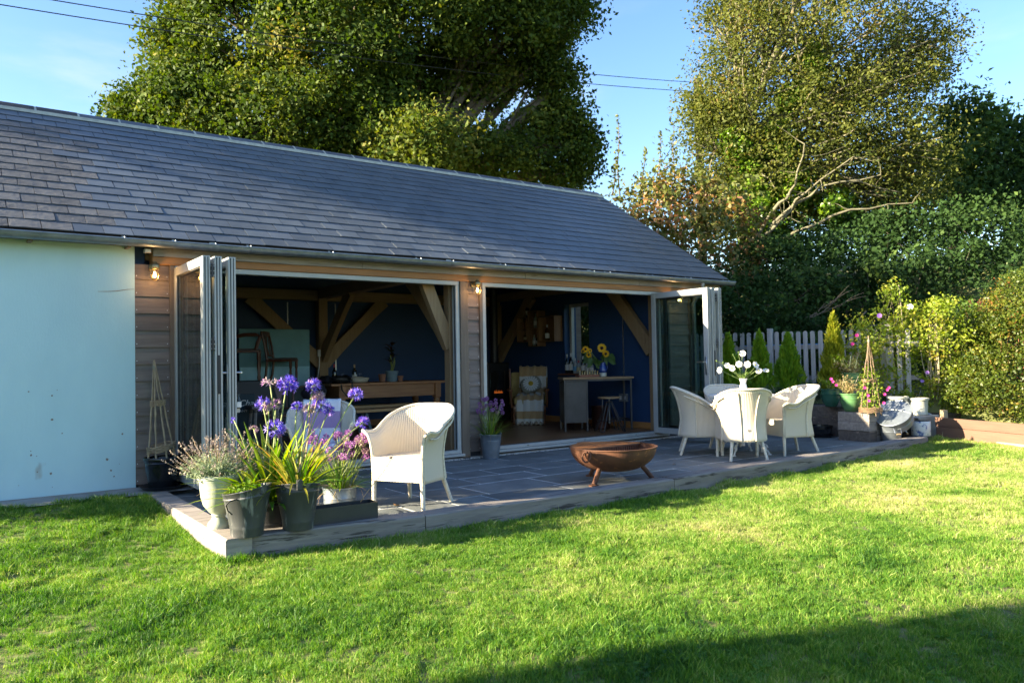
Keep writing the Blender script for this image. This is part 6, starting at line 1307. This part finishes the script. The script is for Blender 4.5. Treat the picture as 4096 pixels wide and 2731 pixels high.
# border plants
hib_l = LEAF('bright_leaf', [(0,(.12,.19,.02)),(.5,(.25,.33,.035)),(.85,(.38,.41,.06)),(1,(.48,.42,.08))], .42, .5); mag = LEAF('magenta_petal', [(0,(.45,.02,.18)),(1,(.6,.05,.3))], .3, .6, attr=False); pale_stem = PLAIN('pale_woody_stem', (.5,.42,.28), .8); lil = LEAF('lilac_petal', [(0,(.3,.14,.5)),(1,(.45,.3,.62))], .3, .6, attr=False)
def shrub(label, lobes, base, leafm, dep, dens=52, flowers=(), stems=9):
    t = bush('border_shrub', label, 'shrub', lobes, leafm, base, per=40, dens=dens*1.8, L=.05, W=.034, cl=.10, tone=(.5,.25), shell=.2, group='tall shrubs in the raised bed', smat=pale_stem, srad=.008, sub=9)
    for k in range(stems):
        c, r = random.choice(lobes); e = Vector(c)-t.location+Vector((U(-r[0],r[0])*.7,U(-.1,.1),U(-.1,r[2]))); MB().tube(wob((U(-.06,.06),U(-.06,.06),0), tuple(e), 6, .06), [.011,.010,.009,.008,.007,.006,.004], 6).build('branch', pale_stem, t, True)
    for (px, py, m, r) in flowers: p = at(px,py,dep-.35)-t.location; flower(t, p, (camp-at(px,py,dep)).normalized()+Vector((0,0,.3)), r, 6, m, None, 0, .3, .6)
    return t
shrub('bright leafy shrub with pale stems left of the pair in the raised bed', [lob(2050,800,60,70,12.9,.4), lob(2010,760,50,45,12.9,.35), lob(2060,725,50,35,12.9,.3), lob(2090,760,40,45,12.9,.35), lob(2000,850,60,60,12.9,.35), lob(2060,880,50,50,12.9,.35), lob(2052,675,12,30,12.9,.1), lob(1980,800,35,50,12.9,.3)], cpos(2070,940,12.9), hib_l, 12.9, 56, ((2020,725,lil,.04),(2090,705,petal_w,.05),(1968,770,mag,.03),(1958,790,mag,.03),(2118,875,lil,.03),(2130,855,lil,.03)))
shrub('bright leafy shrub with pale stems nearer the big rounded bush', [lob(2140,760,45,60,12.7,.4), lob(2170,720,45,35,12.7,.3), lob(2185,790,35,60,12.7,.35), lob(2130,840,50,60,12.7,.35), lob(2175,870,45,60,12.7,.35), lob(2145,710,25,25,12.7,.2)], cpos(2150,935,12.7), hib_l, 12.7, 56)
shrub('greener shrub tucked between the bright pair and the big bush', [lob(2225,770,40,60,13.4,.35), lob(2215,735,30,35,13.4,.3), lob(2235,840,40,70,13.4,.4)], cpos(2225,930,13.4), LEAF('mid_leaf', [(0,(.05,.1,.02)),(.6,(.11,.19,.03)),(1,(.2,.27,.05))], .35, .5), 13.4, 50, (), 3)
bus_l = LEAF('gold_edged_leaf', [(0,(.045,.075,.01)),(.4,(.085,.125,.016)),(.7,(.14,.16,.02)),(.88,(.25,.17,.03)),(1,(.2,.08,.03))], .35, .45)
bush('rounded_shrub', 'very large rounded shrub with gold edged leaves at the right edge', 'shrub', [lob(2330,830,95,120,12.4,1.0), lob(2290,890,110,80,12.2,.8), lob(2240,910,70,50,12.1,.4), lob(2370,750,80,90,12.4,1), lob(2340,720,40,40,12.4,.5), lob(2420,820,110,150,12.4,1.1), lob(2390,670,60,60,12.5,.7), lob(2300,780,40,50,12.4,.5), lob(2230,870,45,45,12.4,.4), lob(2350,925,80,45,11.9,.5)], bus_l, cpos(2360,960,12.5), per=60, dens=190, L=.042, W=.026, cl=.10, tone=(.42,.2), shell=.72, smat=PLAIN('red_twig', (.3,.12,.06), .8), srad=.012)
pers = thing('persicaria', 'plant with upright rusty red flower spikes behind the big shrub', 'plant', cpos(2230,900,14.0)); redsp = LEAF('red_spike', [(0,(.25,.06,.04)),(1,(.42,.14,.09))], .3, .8); fo = Foliage(); f2 = Foliage()
for k in range(30):
    px = U(2165,2290); py = U(685,720)-(px-2165)*.05; e = at(px,py,14+U(-.2,.2))-pers.location; s0 = Vector((e.x*.7,e.y*.7,0)); MB().tube(wob(s0, e, 5, .05), .004, 5).build('stem', stem_g, pers); n = 46; P = np.array([e-Vector((0,0,.17*j/n)) for j in range(n)])+rng.normal(size=(n,3))*.010; V, F = leafquads(P, np.zeros((n,3))+.01, .022, .014); fo.add(V, F, rng.random(n)); P = np.array([s0.lerp(e, U(.2,.82)) for _ in range(30)])+rng.normal(size=(30,3))*.05; V, F = leafquads(P, np.zeros((30,3))+.01, .09, .03); f2.add(V, F, .35+.4*rng.random(30))
fo.build('flower_spike', redsp, pers)['kind'] = 'stuff'; f2.build('leaves', ivy_leaf, pers)
obk = at(2000,946,10.95); obelisk('woven willow obelisk with magenta sweet peas in the raised bed', (obk.x,obk.y,obk.z), .15, 1.05, ((.03,.06,.0),(.42,.03,.0)), n=8, seed=4, rb=.0045, willow=M('willow_for_sun', (.24,.155,.085), (.13,.08,.045), scale=12, rough=.6, bump=.4))  # willow colour darkened to offset the sun on this obelisk
swp = thing('sweet_pea', 'thin green sweet pea with magenta flowers climbing the willow obelisk', 'plant', (obk.x,obk.y,obk.z)); fo = Foliage(); cc, o_ = ellip(420, (0,0,.3), (.17,.17,.36), shell=.3); V, F = leafquads(cc, o_, .05, .02); fo.add(V, F, .4*rng.random(420)); fo.build('leaves', hib_l, swp)
for (px, py) in ((1913,876),(1921,884),(1986,890),(1994,908),(1996,920),(2038,895),(2032,905),(2030,925),(2042,890),(1909,870)): p = at(px,py,10.8)-swp.location; flower(swp, p, (camp-at(px,py,10.8)).normalized(), .02, 5, mag, None, 0, .3, .7)
MB().tube(wob((0,0,.1), tuple(at(1913,880,10.8)-swp.location), 6, .1), .003, 5).build('tendril', stem_g, swp)
def tuftplant(name, label, loc, n, r, h, mat, L=.05, W=.015, tone=.5):
    t = thing(name, label, 'plant', loc, 0, 'low plants in the green planters and bed'); fo = Foliage(); ns = max(8, n//26); az_ = rng.random(ns)*6.283; el_ = .5+1.05*rng.random(ns); ln_ = h*(.5+.65*rng.random(ns)); sp0 = np.stack([np.cos(az_)*r*.5*rng.random(ns),np.sin(az_)*r*.5*rng.random(ns),0*az_],1); dv = np.stack([np.cos(az_)*np.cos(el_),np.sin(az_)*np.cos(el_),np.sin(el_)],1); ix_ = rng.integers(0,ns,n); cc = sp0[ix_]+dv[ix_]*(ln_[ix_]*(.15+.85*rng.random(n)))[:,None]+rng.normal(size=(n,3))*.014; o_ = dv[ix_]; V, F = leafquads(cc, o_, L, W, up=.6); fo.add(V, F, (tone+.25*rng.normal(size=n)).clip(0,1)); fo.build('foliage', mat, t)
    for k in range(6): MB().tube(wob((U(-.3,.3)*r,U(-.3,.3)*r,-.04), (U(-.8,.8)*r,U(-.8,.8)*r,h*U(.6,1)), 4, .1), .003, 4).build('stem', pale_stem, t)
heath = LEAF('heath_leaf', [(0,(.14,.17,.05)),(.5,(.28,.24,.1)),(1,(.42,.27,.14))], .3, .7)
tuftplant('heather', 'faded heather growing in the round green bowl', (10.56,-2.13,.66), 800, .14, .26, heath, .04, .011); tuftplant('heather', 'reddish foliage in the hindmost green planter', (11.28,-1.72,.92), 700, .17, .34, heath, .045, .014, .7); tuftplant('herb_clump', 'sparse green herb in the dark green planter', (10.72,-1.72,.70), 380, .12, .2, hib_l)

lvm = LEAF('dull_leaf', [(0,(.06,.1,.05)),(1,(.16,.2,.11))], .3, .6)
for i, (px, py, h, lab) in enumerate(((1865,905,.45,'dull green lavender between the broad conifer and the golden one'),(1780,915,.32,'dull green lavender at the foot of the broad conifer'),(1965,930,.35,'ragged green plant left of the sweet pea obelisk'),(2085,950,.4,'ragged green plant right of the sweet pea obelisk'),(2190,955,.35,'low leaves behind the brown boards beside the stake'))):
    p = cpos(px,py,12.5); tuftplant('border_plant', lab, (p[0],p[1],min(p[2],.5)), 1100, .26, h, lvm if i < 2 else hib_l, .085, .012 if i < 2 else .02)
gcv = tag(bush('ground_ivy', 'ivy and nettles covering the foot of the bank behind the fence', 'undergrowth', [lob(1700,850,90,55,15.6,.5), lob(1850,860,110,60,15.2,.5), lob(2000,880,110,60,15,.5), lob(2150,880,110,70,15,.5), lob(2300,880,110,80,15,.6), lob(2420,880,110,90,15,.6)], dark_leaf, cpos(2000,900,15.2), per=40, dens=60, L=.09, W=.06, cl=.18), kind='stuff')
# ------------------------------------------------------------------ grass
def blade_mat():
    m, t, b = newmat('grass_blade'); out = t.nodes['Material Output']
    ge = N(t, 'ShaderNodeNewGeometry'); n1 = N(t, 'ShaderNodeTexNoise', Scale=.8, Detail=5, Roughness=.6); n2 = N(t, 'ShaderNodeTexNoise', Scale=4.5, Detail=3, Roughness=.6)
    t.links.new(ge.outputs['Position'], n1.inputs['Vector']); t.links.new(ge.outputs['Position'], n2.inputs['Vector'])
    sx = N(t, 'ShaderNodeSeparateXYZ'); t.links.new(ge.outputs['Position'], sx.inputs[0])
    gr = N(t, 'ShaderNodeMapRange'); gr.inputs['From Min'].default_value = 0; gr.inputs['From Max'].default_value = 8.5; gr.inputs['To Min'].default_value = -.1; gr.inputs['To Max'].default_value = .22; t.links.new(sx.outputs['X'], gr.inputs[0])
    oi = N(t, 'ShaderNodeObjectInfo'); at_ = N(t, 'ShaderNodeAttribute', attribute_name='v')
    s1 = N(t, 'ShaderNodeMath', operation='MULTIPLY_ADD'); t.links.new(n1.outputs[0], s1.inputs[0]); s1.inputs[1].default_value = 1.25; t.links.new(gr.outputs[0], s1.inputs[2])
    s2 = N(t, 'ShaderNodeMath', operation='MULTIPLY_ADD'); t.links.new(n2.outputs[0], s2.inputs[0]); s2.inputs[1].default_value = .5; t.links.new(s1.outputs[0], s2.inputs[2])
    s3 = N(t, 'ShaderNodeMath', operation='MULTIPLY_ADD'); t.links.new(oi.outputs['Random'], s3.inputs[0]); s3.inputs[1].default_value = .16; t.links.new(s2.outputs[0], s3.inputs[2])
    s4 = N(t, 'ShaderNodeMath', operation='MULTIPLY_ADD'); t.links.new(at_.outputs['Fac'], s4.inputs[0]); s4.inputs[1].default_value = .42; t.links.new(s3.outputs[0], s4.inputs[2])
    s5 = N(t, 'ShaderNodeMath', operation='SUBTRACT'); t.links.new(s4.outputs[0], s5.inputs[0]); s5.inputs[1].default_value = .74
    rp = ramp(t, [(.0,(.03,.10,.014)),(.28,(.095,.225,.022)),(.5,(.21,.335,.042)),(.66,(.36,.41,.115)),(.82,(.5,.455,.22)),(1,(.6,.5,.3))]); t.links.new(s5.outputs[0], rp.inputs[0])
    t.links.new(rp.outputs[0], b.inputs['Base Color']); b.inputs['Roughness'].default_value = .5; b.inputs['Specular IOR Level'].default_value = .3
    tr = N(t, 'ShaderNodeBsdfTranslucent'); hs = N(t, 'ShaderNodeHueSaturation', Hue=.492, Saturation=1.1, Value=1.35); t.links.new(rp.outputs[0], hs.inputs['Color']); t.links.new(hs.outputs[0], tr.inputs['Color'])
    mx = N(t, 'ShaderNodeMixShader'); mx.inputs[0].default_value = .38; t.links.new(b.outputs[0], mx.inputs[1]); t.links.new(tr.outputs[0], mx.inputs[2]); t.links.new(mx.outputs[0], out.inputs['Surface'])
    return m
grass_m = blade_mat()
def tuft(nb, rad, h0, h1, wd, lean):
    V = []; F = []; A = []
    for _ in range(nb):
        a = U(0,6.283); r = rad*math.sqrt(random.random()); x, y = r*math.cos(a), r*math.sin(a); h = U(h0,h1); la = U(0,6.283); ln = h*lean*random.random()
        dx, dy = math.cos(la), math.sin(la); sx, sy = -dy, dx; ta = U(0,6.283); sx, sy = math.cos(ta), math.sin(ta); w_ = wd*U(.7,1.3); b = len(V)
        m1 = (x+dx*ln*.3, y+dy*ln*.3, h*.55); m2 = (x+dx*ln, y+dy*ln, h)
        V += [(x-sx*w_,y-sy*w_,-.012),(x+sx*w_,y+sy*w_,-.012),(m1[0]+sx*w_*.8,m1[1]+sy*w_*.8,m1[2]),(m1[0]-sx*w_*.8,m1[1]-sy*w_*.8,m1[2]),(m2[0]+sx*w_*.15,m2[1]+sy*w_*.15,m2[2]),(m2[0]-sx*w_*.15,m2[1]-sy*w_*.15,m2[2])]
        F += [(b,b+1,b+2,b+3),(b+3,b+2,b+4,b+5)]; v = random.random(); v = v*v if random.random() < .85 else 1.0; A += [v,v]
    me = bpy.data.meshes.new('tuft'); me.from_pydata(V, [], F); a = me.attributes.new('v','FLOAT','FACE'); a.data.foreach_set('value', A); me.materials.append(grass_m)
    return bpy.data.objects.new('grass_tuft', me)
tufts = [tuft(34,.055,.015,.042,.0022,.9) for _ in range(4)]+[tuft(24,.05,.026,.065,.0023,.8) for _ in range(2)]
def clover():
    V = []; F = []; A = []
    for _ in range(16):
        a = U(0,6.283); r = .06*math.sqrt(random.random()); cx, cy, z = r*math.cos(a), r*math.sin(a), U(.018,.034); tx, ty = U(-.35,.35), U(-.35,.35); v = random.random()*.25
        for k in range(3):
            an = a+2.094*k; d = (math.cos(an), math.sin(an)); s_ = (-d[1], d[0]); L = U(.009,.014); b = len(V)
            for (u, w_) in ((0,0),(.6,-.55),(1.05,0),(.6,.55)): x = cx+(d[0]*u+s_[0]*w_)*L; y = cy+(d[1]*u+s_[1]*w_)*L; V.append((x,y,z+(x-cx)*tx+(y-cy)*ty))
            F.append((b,b+1,b+2,b+3)); A.append(v)
    me = bpy.data.meshes.new('clover'); me.from_pydata(V, [], F); a = me.attributes.new('v','FLOAT','FACE'); a.data.foreach_set('value', A); me.materials.append(grass_m)
    return bpy.data.objects.new('clover_patch', me)
def on_lawn(x, y):
    sl = np.interp(x, [1.52,2.97,5.7,8.3,11.15,12], [-2.97,-3.13,-3.17,-3.1,-2.93,-2.75]); ok = (y < sl-.005)|((x < 1.515)&(y < -.40+.05*np.sin(x*7)))
    bx_ = np.interp(y, [-5.31,-2.70], [10.9,11.83]); ok &= ~((y < -2.7)&(y > -5.31)&(x > bx_-.015))
    return ok & ((x < 11.8)|(y < -6.1))
def scatter(n, tall):
    d = 2.6+(12.5-2.6)*rng.random(n)**.75; a = (rng.random(n)*2-1)*.86
    px = 0+cf.x*d+cr.x*np.tan(a*.93)*d; py = -8.35+cf.y*d+cr.y*np.tan(a*.93)*d
    k = on_lawn(px, py); px, py = px[k], py[k]
    return px, py
def grassfield(name, n, sel, smin, smax, label):
    if isinstance(n, tuple): px, py = n
    else: px, py = scatter(n, False)
    pz = terrain(px, py); q = len(px)
    me = bpy.data.meshes.new(name); me.vertices.add(q); me.vertices.foreach_set('co', np.stack([px,py,pz],1).astype(np.float32).ravel())
    hn = .75+.35*nz2(px,py,1.6,4)+.25*nz2(px,py,4.3,1); hn = hn+.45*np.clip(nz2(px,py,2.3,7)-.15,0,1)-.3*np.clip(nz2(px,py,1.1,9),0,1); sc = (smin+(smax-smin)*rng.random(q))*np.clip(hn,.58,1.7)
    a = me.attributes.new('sc','FLOAT','POINT'); a.data.foreach_set('value', sc.astype(np.float32))
    a = me.attributes.new('rz','FLOAT_VECTOR','POINT'); rv = np.stack([rng.normal(size=q)*.12,rng.normal(size=q)*.12,rng.random(q)*6.283],1); a.data.foreach_set('vector', rv.astype(np.float32).ravel())
    a = me.attributes.new('ix','INT','POINT'); a.data.foreach_set('value', rng.integers(0,len(sel),q).astype(np.int32))
    o = link(name, me); tag(o, label, 'grass', kind='stuff')
    ng = bpy.data.node_groups.new(name, 'GeometryNodeTree'); ng.interface.new_socket('Geometry', in_out='INPUT', socket_type='NodeSocketGeometry'); ng.interface.new_socket('Geometry', in_out='OUTPUT', socket_type='NodeSocketGeometry')
    gi = ng.nodes.new('NodeGroupInput'); go = ng.nodes.new('NodeGroupOutput'); ip = ng.nodes.new('GeometryNodeInstanceOnPoints'); gj = ng.nodes.new('GeometryNodeGeometryToInstance')
    for ob in reversed(sel):
        oi = ng.nodes.new('GeometryNodeObjectInfo'); oi.inputs['Object'].default_value = ob; oi.inputs['As Instance'].default_value = True
        ng.links.new(oi.outputs['Geometry'], gj.inputs[0])
    ng.links.new(gi.outputs[0], ip.inputs['Points']); ng.links.new(gj.outputs[0], ip.inputs['Instance']); ip.inputs['Pick Instance'].default_value = True
    for nm, sock, dt in (('ix','Instance Index','INT'),('rz','Rotation','FLOAT_VECTOR'),('sc','Scale','FLOAT')):
        na = ng.nodes.new('GeometryNodeInputNamedAttribute'); na.data_type = dt; na.inputs['Name'].default_value = nm; ng.links.new(na.outputs['Attribute'], ip.inputs[sock])
    ng.links.new(ip.outputs[0], go.inputs[0])
    md = o.modifiers.new('grass', 'NODES'); md.node_group = ng
    return o
tufts2 = tufts*2+[clover()]
grassfield('grass', 130000, tufts2, .6, 1.08, 'mown sunlit lawn grass with straw coloured patches')
ex = np.concatenate([np.linspace(1.5,11.6,900), np.full(260,1.50), np.linspace(-.4,1.5,140)])
ey = np.concatenate([np.interp(np.linspace(1.5,11.6,900),[1.52,2.97,5.7,8.3,11.15,12],[-2.975,-3.135,-3.175,-3.105,-2.935,-2.78]), np.linspace(-2.95,-.5,260), np.full(140,-.44)])
ey = ey-abs(rng.normal(size=len(ey)))*.03*(ex > 1.501); ex = ex-abs(rng.normal(size=len(ex)))*.03*((ex <= 1.501)&(ey < -.46))
grassfield('grass_edge', (ex, ey), tufts[4:], .75, 1.5, 'longer uncut grass along the edge of the sleepers and path')
